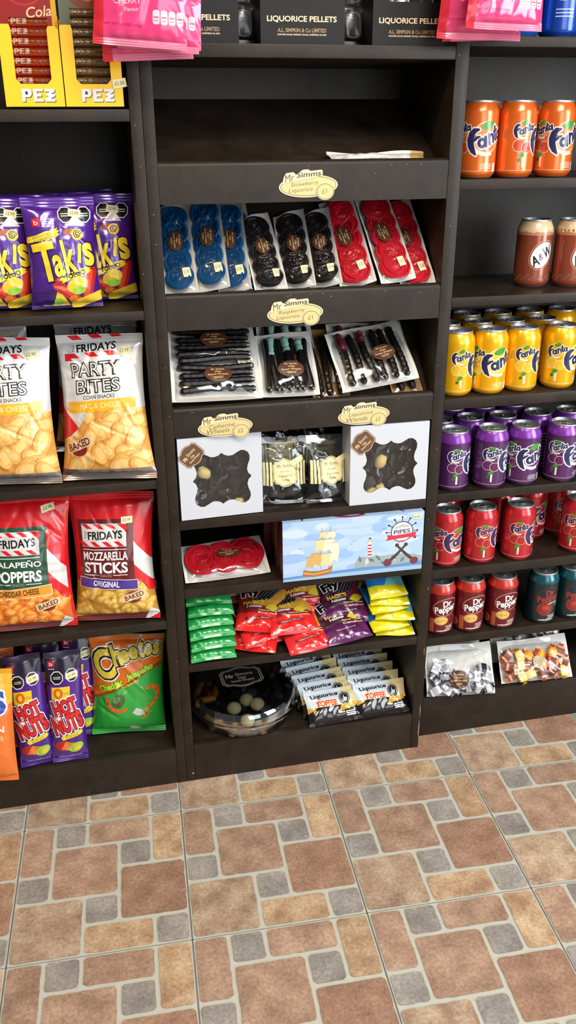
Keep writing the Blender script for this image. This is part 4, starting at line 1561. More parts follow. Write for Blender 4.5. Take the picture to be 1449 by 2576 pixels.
def pellet_box():
    root = empty('display_box')
    w, h, d = .131, .070, .150
    p = Print()
    CRL = ink('cream_gold', (226, 196, 156))
    p.text('LIQUORICE PELLETS', 64, 34, 108, 9, CRL, 2, 0, 0.022)
    p.text('A.L. SIMPKIN & Co LIMITED', 64, 19.5, 76, 5.5, ink('dim_gold', (140, 108, 66)), 2, 0, 0.03)
    p.text('HUNTER ROAD MARKET ROAD, SHEFFIELD S6 2EH', 64, 13.5, 76, 2.6, CRL, 2, 0, 0.02)
    g = Geo()
    q = [(0, 0), (w, 0), (w, .068), (w - .003, .071), (w - .016, .071), (w - .020, .067), (w - .021, .060), (.025, .060), (.024, .067), (.021, .070), (.005, .070), (0, .066)]
    g.prism([(a - w / 2, b) for a, b in q], -.0005, .0005, BLK)
    p.apply(g, Surf([-w / 2, w / 2], [0, .06], lambda u, v: (u, -.0006, v)), -w / 2, 0)
    fix_normals(g.build('front_panel', root, smooth=False))
    for x0 in (-w / 2, w / 2 - .0008):
        Geo().box(x0, x0 + .0008, .0006, d, 0, .085, BLK).build('side_panel', root, smooth=False)
    g = Geo()
    g.box(-w / 2 + .0009, w / 2 - .0009, d - .001, d, 0, .10, BLK)
    g.box(-w / 2 + .0009, w / 2 - .0009, .0006, d - .001, 0, .001, BLK)
    g.build('base', root, smooth=False)
    return root


K = Kind(pellet_box())
G = 'black liquorice pellet boxes'
xs = (.0690, .2330, .4115)
for x, lab in zip(xs, ('black liquorice pellet box partly behind the pink bags at the left', 'black liquorice pellet box in the middle of the top shelf', 'black liquorice pellet box at the right, partly behind the pink bags')):
    K.get(lab, 'display box', G).location = (x, .020, 1.3683)
BAGK = mat('black_wrapper', (30, 28, 30), .25, coat=.6)
g = Geo()
s = pouch_surf(.100, .105, .030, -1, seed=51, creases=14, amp=.002)
s.mesh(g, BAGK)
pouch_surf(.100, .105, .030, 1, seed=51, creases=14, amp=.002).mesh(g, BAGK, flip=True)
p = Print()
p.ell(50, 62, 40, 26, ink('silver_grey', (150, 150, 148)), 1)
p.ell(50, 62, 37, 23, ink('charcoal', (40, 38, 40)), 1.4)
p.apply(g, s, -.05, 0)
K = Kind(g.build('sweet_bag'))
for x, lab in zip(xs, ('black bag of pellets inside the left pellet box', 'black bag of pellets inside the middle pellet box', 'black bag of pellets inside the right pellet box')):
    place(K.get(lab, 'sweet bag', 'bags of liquorice pellets'), (x, .045, 1.3702), 8, 0, 0)
g = Geo()
s = pouch_surf(.052, .075, .018, -1, seed=53, creases=8)
s.mesh(g, BAGK)
pouch_surf(.052, .075, .018, 1, seed=53, creases=8).mesh(g, BAGK, flip=True)
p = Print()
p.poly(outline(26, 32, 26, 38, 10), ink('smoke', (84, 80, 78)), 1)
p.poly(outline(26, 32, 20, 32, 8), ink('charcoal', (40, 38, 40)), 1.4)
p.apply(g, s, -.026, 0)
K = Kind(g.build('sweet_packet'))
for x, lab in ((.1510, 'small black sweet packet between the left and middle pellet boxes'), (.3270, 'small black sweet packet with a grey oval between the middle and right pellet boxes')):
    place(K.get(lab, 'sweet packet', 'small black packets on the top shelf'), (x, .075, 1.3685), 6, 0, 0)

# ------------------------------------------------------------------ oval price signs on the tray fronts
SIGN = mat('sign_card', (208, 191, 132), 0.55)
SIGN_EDGE = mat('sign_edge', (222, 206, 164), 0.55)
SIGN_DK = ink('sign_brown', (66, 52, 36), .5)
PEN = ink('pen_brown', (96, 80, 50), .6)


def price_sign(l1, l2, price, rot=2):
    root = empty('price_sign')
    g = Geo()
    M = Matrix.Rotation(R(-rot), 4, 'Y')
    el = [(48.5 * math.cos(t), 17 * math.sin(t)) for t in frange(0, 2 * PI, 40)[:-1]]
    g.prism([(a / 1000, b / 1000) for a, b in el], -.0008, .0002, SIGN_EDGE, M)
    p = Print()
    p.ring(0, 0, 46, 15, .9, SIGN_DK, 1, a0=-4, a1=356)
    p.ell(0, 0, 45.2, 14.2, SIGN, .6)
    p.text(l1, -6, 3.2, 46, 7.5, PEN, 2, 3, -0.006, 0.25)
    p.text(l2, -13, -5.8, 40, 8, PEN, 2, 2, -0.006, 0.25)
    p.apply(g, Surf([-.05, .05], [-.02, .02], lambda u, v: M @ Vector((u, -.00085, v))), eps=.00008)
    fix = g.build('oval_card', root)
    g = Geo()
    ci = [(27 + 15 * math.cos(t), -9.5 + 13 * math.sin(t)) for t in frange(0, 2 * PI, 32)[:-1]]
    g.prism([(a / 1000, b / 1000) for a, b in ci], -.0018, -.0011, SIGN_EDGE, M)
    p = Print()
    p.ell(27, -9.5, 14, 12, SIGN, .6)
    p.ring(27, -9.5, 14, 12, .8, SIGN_DK, 1)
    p.text('\u00a3' + price, 26, -9, 9, 7, PEN, 2, 3, -0.006, 0.2)
    p.apply(g, Surf([0, .05], [-.03, .02], lambda u, v: M @ Vector((u, -.00185, v))), eps=.00008)
    g.build('price_disc', root)
    g = Geo()
    tab = [(-43, 5), (-40, 16), (-36, 21), (-24, 22), (-20, 18), (-14, 22), (-8, 25), (0, 25), (4, 22.5), (22, 23.5), (24, 21), (23, 15), (8, 12), (-20, 8)]
    g.prism([(a / 1000, b / 1000) for a, b in tab], -.0017, -.0010, SIGN_EDGE, M)
    p = Print()
    p.text('Mr', -31, 13.5, 15, 11, SIGN_DK, 2, 9, -0.005, 0.15)
    p.text('Simms', 1, 18.0, 40, 8, SIGN_DK, 2, 2, 0.015, 0.1)
    p.apply(g, Surf([-.05, .05], [0, .03], lambda u, v: M @ Vector((u, -.00175, v))), eps=.00008)
    g.build('name_strip', root)
    return root


for l1, l2, pr, x, z, lab in (('Strawberry', 'Liquorice', '1', .2380, 1.1675, 'cream oval price sign on the top tray front reading Strawberry Liquorice'), ('Raspberry', 'Liquorice', '1', .2160, .9660, 'cream oval price sign on the middle tray front reading Raspberry Liquorice'),
                              ('Catherine', 'Wheels', '2', .0900, .7735, 'cream oval price sign above the left white box reading Catherine Wheels'), ('Liquorice', 'Wands', '2', .3430, .7765, 'cream oval price sign above the right white box')):
    s = price_sign(l1, l2, pr)
    s.location = (x, .0002, z)
    tag(s, lab, 'price sign', 'oval price signs')

# ------------------------------------------------------------------ clear packs with a white backing: laces and sticks
PAPER = mat('white_backing', (214, 212, 204), .55)
KRAFT = mat('kraft_backing', (150, 112, 62), .6)
FILM = film('cello', (255, 255, 255), .55, .10, .05)
BROWN = ink('label_brown', (82, 48, 30), .4)
GOLD = ink('label_gold', (220, 186, 136), .4)


def cello_back(w, h, col, seed, curl=.007):
    rn = random.Random(seed)
    a = rn.uniform(0, 6)
    us, vs_ = frange(-w / 2, w / 2, 14), frange(0, h, 16)

    def fn(u, v):
        U, V = u / (w / 2), v / h
        y = .0015 - curl * abs(U) ** 3 * (.5 + .5 * math.sin(PI * min(1, V * 1.0)) ** .5) + .0012 * math.sin(v * 70 + a) * abs(U)
        z = v + (V > .85) * (V - .85) * h * .35 * (U * .5 + .3 * math.sin(U * 3 + a))
        return (u * (1 - .03 * V), y, z)
    g = Geo()
    Surf(us, vs_, fn).mesh(g, col)
    Surf(us, vs_, lambda u, v: tuple(Vector(fn(u, v)) + Vector((0, .0005, 0)))).mesh(g, col, flip=True)
    return g.build('sweet_pack')


def shop_label(parent, surf, cx, cy, rx, ry, rot, eps=.0005):
    p = Print()
    p.ell(0, 0, rx * 1000, ry * 1000, BROWN, 1)
    r = rx * 1000
    p.text('Mr Simms', 0, ry * 560, r * .95, ry * 260, GOLD, 2, 0, .01)
    p.text('Olde', 0, ry * 220, r * .5, ry * 200, GOLD, 2, 0, .02)
    p.text('Sweet Shoppe', 0, -ry * 120, r * 1.5, ry * 250, GOLD, 2, 0, .02)
    p.rect(0, -ry * 420, r * .7, ry * 55, GOLD, 2)
    p.rect(0, -ry * 560, r * .6, ry * 55, GOLD, 2)
    q = Print()
    q.merge(p, 0, 0, 1, rot)
    g = Geo()
    q.apply(g, surf, cx, cy, eps=eps)
    o = g.build('oval_label', parent)
    o['label'] = 'brown oval shop label with gold lettering'
    return o


def cello(w, h, t, fill, label=(0, 0, .013, .022, 90), sticker=None, back=PAPER, seed=1):
    root = cello_back(w, h, back, seed)
    s = pouch_surf(w * .97, h * .93, t, -1, pinch=.02, g=.8, ts=.008, bs=.0, seed=seed, creases=9, amp=.0014, step=.005, edge=.6)
    g = Geo()
    s.mesh(g, FILM)
    f = g.build('clear_film', root)
    f['label'] = 'clear glossy film'
    fill(root)
    if label:
        shop_label(root, s, label[0], label[1], label[2], label[3], label[4])
    if sticker:
        price_sticker(root, s, sticker[0], sticker[1], .012, .017, sticker[2], '1.00', eps=5)
    return root


def laces(col, n_coil, R0, length, t, seed, horizontal=False):
    def fill(root):
        rn = random.Random(seed)
        for c in range(n_coil):
            g = Geo()
            pos = length * (c + .5) / n_coil
            if horizontal:
                g.ball((pos - length / 2, -t * .20, .045), R0 * .8, t * .16, R0 * .8, col, 2, .15, c)
            else:
                g.ball((0, -t * .20, max(R0 * .95, .014 + pos)), R0 * .92, t * .16, R0 * .92, col, 2, .15, c)
            for k in range(15):
                f = (k + .6) / 15
                ra = R0 * (.15 + .85 * f) * rn.uniform(.93, 1.03)
                rb = R0 * (.15 + .90 * f) * rn.uniform(.85, 1.15)
                ox, oz = rn.uniform(-.06, .06) * R0, rn.uniform(-.14, .14) * R0
                yy = -t * rn.uniform(.24, .36)
                ti, tj = rn.uniform(-.10, .10), rn.uniform(-.10, .10)
                pts = []
                for a in frange(0, 2 * PI, 26)[:-1]:
                    x, z = ra * math.cos(a) + ox, rb * math.sin(a) + oz
                    y = yy + ti * x * .6 + tj * z * .5 + .0006 * math.sin(5 * a + k)
                    y = max(-t * .36, min(-.0022, y))
                    pts.append((pos - length / 2 + x, y, .045 + z) if horizontal else (x, y, max(.004, .014 + pos + z)))
                g.tube(pts, .0021, 6, col, True)
            g.build('lace_coil', root)
    return fill


def sticks(col, n, w, h, r, seed, along='z', tip=None, twist=True, tip2=None):
    def fill(root):
        rn = random.Random(seed)
        for i in range(n):
            g = Geo()
            L = (h if along == 'z' else w) * rn.uniform(.80, .86)
            span = (w if along == 'z' else h) * .80
            c = -span / 2 + span * (i + .5) / n + rn.uniform(-.0015, .0015)
            ph = rn.uniform(0, 6)
            pts, rad = [], []
            N = 26
            for k in range(N + 1):
                s = k / N
                q = .006 + L * s
                wob = .0022 * math.sin(s * 5 + ph)
                pts.append((c + wob, -r * 1.05 - .001, q) if along == 'z' else (q - L / 2 - .004, -r * 1.05 - .001, .010 + span / 2 + c + wob))
                e = min(1, (min(s, 1 - s) * N + .35) ** .5)
                rad.append(r * min(1, e) * (1 + (.10 * math.sin(s * 60 + ph) if twist else 0)))
            cut = N
            if tip and (tip2 is None or i in tip2):
                cut = int(N * rn.uniform(.66, .78))
            g.tube(pts[:cut + 1], rad[:cut + 1], 8, col)
            if cut < N:
                g.tube(pts[cut:], [x * 1.14 * (1 + .2 * rn.uniform(-1, 1)) for x in rad[cut:]], 9, tip)
            g.build('liquorice_stick', root)
    return fill


BLUE_L = mat('blue_lace', (10, 62, 104), .3, coat=.4)
BLACK_L = mat('black_lace', (20, 16, 17), .32, coat=.4)
RED_L = mat('red_lace', (178, 20, 36), .3, coat=.4)
blue_pack = Kind(cello(.057, .190, .026, laces(BLUE_L, 5, .0232, .150, .026, 3), (0.000, .100, .021, .013, -90), (.013, .034, 6), seed=3))
black_pack = Kind(cello(.057, .185, .026, laces(BLACK_L, 5, .0232, .145, .026, 5), (.002, .098, .021, .013, -90), (.013, .032, 4), seed=4))
red_pack = Kind(cello(.064, .185, .028, laces(RED_L, 5, .0255, .148, .028, 7), (-.004, .096, .022, .013, -84), (.012, .032, 10), seed=5))


def on_slope(o, zt, x, s, d, rl=0, tw=0):
    s = max(s, d + .004 + .06 * abs(math.sin(R(rl))))
    return place(o, (x, .0182 + (s - d) * .7071, zt + (s + d) * .7071), 45, 0, rl, tw)


G1, G2, G3 = 'clear packs of blue laces', 'clear packs of black laces', 'clear packs of red laces'
for kind, grp, x, s, d, rl, tw, lab in [
        (blue_pack, G1, .0295, .006, .0075, 1, -12, 'clear pack of blue laces leftmost in the top tray'),
        (blue_pack, G1, .0815, .008, .0110, 1.5, -16, 'clear pack of blue laces second from the left, tallest of the blue ones'),
        (blue_pack, G1, .1180, .004, .0060, 2.5, -20, 'clear pack of blue laces third from the left, half covered by its neighbour'),
        (blue_pack, G1, .1350, .002, .0040, 0, -10, 'clear pack of blue laces fourth, only its white edge showing'),
        (black_pack, G2, .1790, .002, .0075, -4, -2, 'clear pack of black laces beside the blue ones, sitting lower'),
        (black_pack, G2, .2290, .006, .0100, 1.5, -14, 'clear pack of black laces in the middle, tallest of the black ones'),
        (black_pack, G2, .2760, .002, .0060, 1, -18, 'clear pack of black laces next to the red ones'),
        (red_pack, G3, .3330, .010, .0080, -3, -16, 'clear pack of red laces nearest the black ones'),
        (red_pack, G3, .4030, .004, .0090, -5, -4, 'clear pack of red laces second from the right wall of the tray'),
        (red_pack, G3, .4400, .002, .0055, -3, -6, 'clear pack of red laces in shade at the right end of the tray')]:
    o = on_slope(kind.get(lab, 'sweet pack', grp), .985, x, s, d, rl, tw)
    if 'sitting lower' in lab:
        o.scale = (1, 1, .86)

# --- middle tray: stick packs
BLK_S = mat('black_liquorice', (20, 16, 17), .28, coat=.5)
TURQ = mat('sour_turquoise', (126, 172, 158), .8, noise_amt=.3, noise_scale=500, bump=.6, bump_scale=700)
RTIP = mat('red_tip', (84, 22, 30), .4, coat=.3)
hor = Kind(cello(.160, .094, .034, sticks(BLK_S, 5, .160, .094, .0062, 11, 'x'), (.004, .044, .025, .0165, 0), None, seed=7))
for o_ in (hor.root,):
    sfc = pouch_surf(.160 * .97, .094 * .93, .034, -1, pinch=.02, g=.8, ts=.008, bs=.0, seed=7, creases=9, amp=.0014, step=.005, edge=.6)
    price_sticker(o_, sfc, .054, .070, .022, .011, 4, '1.99', eps=1.6)
G = 'clear packs of long black sticks'
for x, s, d, rl, lab in [(.0835, .003, .0130, 1, 'clear pack of black sticks lying lowest at the left of the middle tray'),
                         (.0830, .058, .0030, -2, 'clear pack of black sticks in the middle of the left stack, mostly covered'),
                         (.0850, .086, .0110, 2, 'clear pack of black sticks at the top of the left stack')]:
    on_slope(hor.get(lab, 'sweet pack', G), .790, x, s, d, rl, 0)
mid = Kind(cello(.106, .130, .034, sticks(BLK_S, 7, .106, .130, .0062, 13, 'z', TURQ, False, (1, 3, 5)), (.004, .046, .024, .0165, 0), None, seed=8))
G = 'clear packs of turquoise tipped sticks'
for x, s, d, rl, lab in [(.2120, .003, .0110, 1, 'clear pack of black sticks with turquoise sugared tips, in front'), (.2190, .052, .0060, 2, 'clear pack of black sticks with turquoise tips, behind the front one')]:
    on_slope(mid.get(lab, 'sweet pack', G), .790, x, s, d, rl, 0)
rgt = Kind(cello(.150, .126, .036, sticks(BLK_S, 6, .150, .126, .0066, 15, 'z', RTIP, True, (0, 2)), (.020, .058, .025, .0165, 8), (.030, .100, 92), seed=9))
G = 'clear packs of red tipped sticks'
for x, s, d, rl, tw, lab in [(.3800, .010, .0120, -8, 0, 'clear pack of red tipped black sticks tilted in front at the right'), (.3720, .042, .0060, 2, 0, 'clear pack of black sticks standing behind the tilted one')]:
    on_slope(rgt.get(lab, 'sweet pack', G), .790, x, s, d, rl, tw)
kp = cello(.070, .150, .016, sticks(BLK_S, 3, .070, .150, .006, 17, 'z'), None, None, KRAFT, seed=12)
on_slope(tag(kp, 'narrow clear pack with a tan backing between the turquoise and red tipped packs', 'sweet pack'), .790, .2900, .003, .0045, -3, 0)
kp = cello(.060, .165, .014, sticks(BLK_S, 2, .060, .165, .006, 18, 'z'), None, None, KRAFT, seed=14)
on_slope(tag(kp, 'clear pack with a tan backing in shade at the right end of the middle tray', 'sweet pack'), .790, .4350, .006, .0040, -6, 0)

# --- white packet lying behind the top tray lip
WPK = mat('white_wrapper', (206, 206, 204), .3, coat=.4)
p = Print()
p.poly([(138, 0), (168, 0), (168, 36), (146, 36)], ink('tan_patch', (176, 146, 84)), 1)
p.rect(70, 10, 60, 1.5, ink('silver_line', (150, 150, 150)), 1)
o, _ = pouch('sweet_packet', .168, .036, .013, WPK, p, seed=61, creases=10, amp=.0016, ts=.006, bs=.006)
place(tag(o, 'white sweet packet lying behind the lip of the uppermost tray', 'sweet packet'), (.3650, .024, 1.1990), 65, 0, 0)

# ------------------------------------------------------------------ white window boxes with liquorice sweets
WBOX = mat('white_card', (194, 198, 205), .4, coat=.15)
BOXIN = mat('box_inside', (120, 118, 114), .7)
QTR = [(0, 49), (6, 44.5), (13, 42.5), (20, 43), (28, 47.5), (35, 51), (42, 50.5), (48.5, 46), (51.5, 39), (51, 31), (47.5, 22), (46, 14), (48, 6.5), (54, 0)]


def plaque(w, h, b=None):
    """ornate label outline with stepped corners and bowed top and bottom"""
    b = h * .12 if b is None else b
    a, c = w / 2, h / 2
    top = [(a - w * .09, c), (a * .52, c), (a * .42, c + b * .5), (a * .2, c + b), (0, c + b * 1.15)]
    q = [(a, c - h * .14), (a - w * .045, c - h * .10)] + top
    q = q + [(-x, y) for x, y in reversed(q[:-1])]
    return q + [(x, -y) for x, y in reversed(q)]


def plaque_label(p, w, h, rot, cx, cy, fg, bg, edge, lay=1):
    def tr(pts, k=1.0):
        c, s = math.cos(R(rot)), math.sin(R(rot))
        return [(cx + k * (x * c - y * s), cy + k * (x * s + y * c)) for x, y in pts]
    p.poly(tr(plaque(w, h)), edge[0], lay)
    p.poly(tr(plaque(w, h), .955), edge[1], lay + .3)
    p.poly(tr(plaque(w, h), .90), edge[0], lay + .6)
    p.poly(tr(plaque(w, h), .86), bg, lay + .9)
    q = Print()
    q.text('Mr', -w * .27, h * .10, w * .2, h * .24, fg, 3, 0, .03)
    q.text('Simms', w * .08, h * .16, w * .42, h * .2, fg, 3, 0, .01)
    q.text('Olde', 0, -h * .08, w * .2, h * .14, fg, 3, 0, .02)
    q.text('Sweet Shoppe', 0, -h * .26, w * .56, h * .16, fg, 3, 0, .02)
    p.merge(q, cx, cy, 1, rot)


CONE = ink('brown_plaque', (92, 66, 46), .4)
TANE = ink('tan_line', (206, 178, 140), .4)


def window_box(w, h, d):
    root = empty('window_box')
    q = QTR + [(x, -y) for x, y in reversed(QTR[:-1])]
    hole = q + [(-x, y) for x, y in reversed(q[1:-1])]
    hole = [((x + 2) / 1000, h / 2 + (y - 4) / 1000) for x, y in hole]
    out = [(-w / 2, 0), (w / 2, 0), (w / 2, h), (-w / 2, h)]
    tri = geometry.tessellate_polygon([[Vector((*p_, 0)) for p_ in out], [Vector((*p_, 0)) for p_ in hole]])
    al = out + hole
    n = len(al)
    V = [(a, 0, b) for a, b in al] + [(a, .0008, b) for a, b in al]
    g = Geo().add(V, [tuple(t) for t in tri] + [tuple(n + i for i in reversed(t)) for t in tri], WBOX)
    g.add(V, [(i, 4 + (i - 3) % (n - 4), n + 4 + (i - 3) % (n - 4), n + i) for i in range(4, n)], WBOX)
    fix_normals(g.build('front_panel', root, smooth=False))
    g = Geo()
    g.box(-w / 2, -w / 2 + .001, .0008, d, 0, h, WBOX)
    g.box(w / 2 - .001, w / 2, .0008, d, 0, h, WBOX)
    g.box(-w / 2 + .001, w / 2 - .001, .0008, d, 0, .001, WBOX)
    g.box(-w / 2 + .001, w / 2 - .001, .0008, d, h - .001, h, WBOX)
    g.box(-w / 2 + .001, w / 2 - .001, d - .001, d, .001, h - .001, BOXIN)
    g.build('case', root, smooth=False)
    f = Geo().add([(-w / 2 + .004, .0016, .004), (w / 2 - .004, .0016, .004), (w / 2 - .004, .0016, h - .004), (-w / 2 + .004, .0016, h - .004)], [(0, 1, 2, 3)], FILM).build('window_film', root)
    f['label'] = 'clear window film'
    p = Print()
    plaque_label(p, 44, 32, 45, 24, h * 1000 - 32, GOLD, CONE, (CONE, TANE))
    g = Geo()
    p.apply(g, Surf([-w / 2 - .01, w / 2], [0, h + .02], lambda u, v: (u, -.0002, v)), -w / 2, 0, eps=.0001)
    g.build('shop_sticker', root)['label'] = 'brown diamond shop sticker'
    return root


def sweet_kinds():
    ks = []
    g = Geo()
    g.tube([(0, 0, -.014), (.003, 0, -.004), (.001, .002, .006), (-.003, 0, .014)], .0068, 9, BLK_S)
    ks.append(g)
    CHAR = mat('charcoal_sweet', (40, 38, 40), .42)
    g = Geo()
    g.box(-.011, .011, -.008, .008, -.010, .010, CHAR, .002)
    ks.append(g)
    g = Geo()
    pts = [((.002 + .0012 * t) * math.cos(t * 1.6), .001 * math.sin(t), (.002 + .0012 * t) * math.sin(t * 1.6)) for t in frange(0, 9, 44)]
    g.tube(pts, .0030, 7, BLK_S, flat=1.6)
    ks.append(g)
    g = Geo()
    g.tube([(-.013, 0, 0), (-.004, .002, .003), (.005, -.001, -.002), (.013, 0, 0)], [.006, .0075, .0065, .007], 6, CHAR, flat=.8)
    ks.append(g)
    return [g.build('liquorice_sweet') for g in ks]


CREAMS = mat('cream_sweet', (232, 210, 132), .45)
g = Geo()
g.ball((0, 0, 0), .014, .009, .0115, CREAMS, 2, .25, 3)
cream_sw = Kind(g.build('liquorice_sweet'))
sk = [Kind(o) for o in sweet_kinds()]
for bi, (bx, by, yw, side_) in enumerate(((.0800, .004, 3.0, 'left'), (.3950, -.004, .5, 'right'))):
    b = window_box(.152, .155, .055)
    place(tag(b, 'white card window box of liquorice at the %s end of its shelf' % side_, 'window box', 'white window boxes'), (bx, by, .5996), 1.5, yw, 0)
    rn = random.Random(40 + bi)
    cre = {(1, 3): 1, (4, 0): 1} if bi == 0 else {(0, 2): 1, (2, 3): 1, (2, 0): 1, (1, 0): 1}
    for i in range(6):
        for j in range(6):
            lx, lz = -.055 + i * .0215 + rn.uniform(-.004, .004), .020 + j * .0215 + rn.uniform(-.004, .004)
            ly = .0155 + rn.uniform(0, .010) + .006 * ((i + j) % 2)
            if (i, j) in cre:
                o = cream_sw.get('cream coloured sweet seen through the window of the %s white box' % side_, 'sweet', 'cream sweets in the %s box' % side_)
                ly = .0125
            else:
                o = sk[rn.randrange(4)].get('black liquorice sweet seen through the window of the %s white box' % side_, 'sweet', 'black sweets in the %s box' % side_)
            M = Matrix.Rotation(R(yw), 3, 'Z') @ Matrix.Rotation(R(-1.5), 3, 'X')
            o.location = M @ Vector((lx, ly, lz)) + Vector((bx, by, .5996))
            o.rotation_euler = (rn.uniform(-.4, .4), rn.uniform(0, 6.2), rn.uniform(-.5, .5))

# --- bags of liquorice toffee between the boxes
CHUNK = mat('toffee_chunk', (34, 33, 36), .3, coat=.3)


def toffee_bag(seed):
    w, h, t = .092, .128, .036
    s = pouch_surf(w, h, t, -1, pinch=.06, g=.62, ts=.014, bs=.006, seed=seed, creases=26, amp=.0022, step=.004)
    sb = pouch_surf(w, h, t * .8, 1, pinch=.06, g=.62, ts=.014, bs=.006, seed=seed + 1, creases=10, amp=.001, step=.006)
    g = Geo()
    s.mesh(g, FILM)
    sb.mesh(g, FILM, flip=True)
    root = g.build('sweet_bag', angle=60)
    rn = random.Random(seed)
    for i in range(12):
        g = Geo()
        a, b, c = (rn.uniform(.007, .011) for _ in range(3))
        g.box(-a, a, -b * .8, b * .8, -c, c, CHUNK, .002, Matrix.Translation((rn.uniform(-.026, .026), rn.uniform(-.007, .007), .016 + .038 * (i / 12))) @ Matrix.Rotation(rn.uniform(-.7, .7), 4, (rn.random(), rn.random(), rn.random() + .1)))
        g.build('toffee_piece', root)
    p = Print()
    LB = ink('label_black', (24, 22, 20), .4)
    for k in (-40, -34, -27, 27, 34, 40):
        p.rect(k, 60, 5, 44, CREAM, 1)
        p.rect(k + 2.9, 60, 1.6, 46, LB, 1.2)
    p.poly([(x, 62 + y) for x, y in plaque(50, 44)], LB, 2)
    p.poly([(x * .96, 62 + y * .95) for x, y in plaque(50, 44)], CREAM, 2.4)
    p.poly([(x * .91, 62 + y * .9) for x, y in plaque(50, 44)], LB, 2.6)
    p.poly([(x * .88, 62 + y * .87) for x, y in plaque(50, 44)], CREAM, 2.8)
    p.text('Mr Simms', 0, 75, 32, 6.5, SIGN_DK, 3.4, 3, .0, .1)
    p.text('Brazilian', 0, 65, 18, 3, SIGN_DK, 3.4)
    p.text('Liquorice', 1, 56, 26, 5, SIGN_DK, 3.4, 0, .01)
    p.text('Toffee', 1, 48.5, 16, 5, SIGN_DK, 3.4, 0, .01)
    g = Geo()
    p.apply(g, s, 0, 0, eps=.0002)
    g.build('paper_label', root)['label'] = 'cream paper label with dark stripes and border'
    g = Geo()
    Print().poly([(8, 82), (34, 94), (38, 84), (14, 74)], CREAM, 1).apply(g, s, 0, 0, eps=.0012)
    g.build('price_sticker', root)['label'] = 'cream price sticker'
    return root


KT1, KT2 = Kind(toffee_bag(71)), Kind(toffee_bag(75))
G = 'clear bags of liquorice toffee'
for kk, x, y, dz, lean, yw, rl, lab in [(KT1, .2010, .030, .004, 10, -2, 1, 'clear bag of liquorice toffee standing by the left white box'),
                                        (KT2, .2830, .018, .004, 12, 16, 6, 'clear bag of liquorice toffee leaning on the right white box'),
                                        (KT2, .2080, .110, .012, 8, 2, 0, 'clear bag of liquorice toffee at the back left, behind the front bags'),
                                        (KT1, .2920, .118, .006, 10, -4, 6, 'clear bag of liquorice toffee at the back right, behind the front bags')]:
    place(kk.get(lab, 'sweet bag', G), (x, y, .5993 + dz), lean, yw, rl)

# ------------------------------------------------------------------ next shelf: pack of red laces, ship picture box, plain boxes behind
o = cello(.168, .090, .034, laces(RED_L, 3, .034, .135, .034, 27, True), (.010, .052, .026, .014, 3), None, seed=21)
place(tag(o, 'clear pack of red laces lying on the shelf left of the ship picture box', 'sweet pack'), (.0890, .024, .4600), 62, 5, 1)
w, h, d = .2775, .1225, .055
SKY = ink('sky_blue', (166, 194, 226), .35)
p = Print()
p.rect(138.7, 61.3, 277.5, 122.5, SKY, .4)
CL = ink('cloud_white', (196, 211, 233), .4)
CL2 = ink('cloud_pale', (178, 201, 230), .4)
SK2 = ink('sky_deep', (148, 181, 223), .4)
rn = random.Random(77)
for k in range(46):
    x, y = rn.uniform(-5, 280), rn.uniform(18, 120)
    p.ell(x, y, rn.uniform(12, 34), rn.uniform(4, 11), rn.choice((CL2, CL2, CL, SK2)), .6 + k * .02, rn.uniform(-8, 12), n=18)
SEA = ink('sea_blue', (92, 140, 192), .4)
p.poly([(0, 0), (277.5, 0), (277.5, 20), (180, 16), (90, 13), (0, 9)], SEA, 2)
p.poly([(0, 0), (277.5, 0), (277.5, 9), (120, 8), (0, 4)], ink('sea_pale', (150, 184, 214), .4), 2.2)
# cliffs and lighthouse
p.poly([(140, 16), (144, 30), (150, 38), (172, 38), (196, 36), (226, 38), (262, 34), (277, 28), (277, 18), (200, 14)], ink('cliff_grey', (150, 166, 166), .4), 2.6)
for k in range(16):
    x = rn.uniform(146, 268)
    p.poly(lens(x, rn.uniform(20, 33), rn.uniform(8, 20), rn.uniform(3, 7), rn.uniform(20, 160)), rn.choice((ink('cliff_dark', (96, 118, 124), .4), ink('cliff_light', (198, 206, 202), .4))), 2.8 + k * .01)
p.poly([(165, 37), (168, 68), (173, 68), (176, 37)], WHITE, 3.2)
for k in range(4):
    y = 41 + 6.6 * k
    p.rect(170.4, y, 9 - k * .8, 3.2, RED, 3.5)
p.rect(170.5, 70.5, 5.5, 6, ink('lamp_yellow', (220, 200, 90), .4), 3.5)
p.poly([(167, 74), (174, 74), (170.5, 78)], SIGN_DK, 3.5)
# sailing ship
HULL = ink('hull_brown', (168, 104, 50), .4)
SAIL = [ink('sail_cream', (228, 208, 150), .4), ink('sail_light', (236, 226, 196), .4), ink('sail_gold', (206, 168, 96), .4)]
p.poly([(38, 8), (40, 22), (52, 18), (70, 17), (88, 20), (97, 28), (95, 12), (84, 7), (60, 5)], HULL, 3.4)
p.poly([(41, 17), (60, 12), (94, 17), (94, 14), (60, 9), (40, 13)], ink('hull_stripe', (210, 160, 90), .4), 3.6)
for x0, x1, yb, yt, k in ((70, 84, 84, 98, 0), (84, 101, 82, 98, 1), (62, 80, 58, 82, 0), (78, 100, 56, 82, 1), (52, 74, 28, 54, 2), (68, 96, 26, 52, 0), (92, 108, 34, 74, 1), (44, 60, 24, 48, 2)):
    p.poly([(x0, yb), (x0 + 3, yt), (x1 - 1, yt + 1), (x1 + 2, (yb + yt) / 2), (x1 - 2, yb - 1), ((x0 + x1) / 2, yb + 4)], SAIL[k], 3.8 + .03 * yt / 10 + .01 * k)
    p.stroke([(x0 + 2, yt), (x1, yt + 1)], .9, HULL, 4.4)
for x in (76, 92):
    p.stroke([(x - 3, 20), (x, 106)], .9, HULL, 3.7)
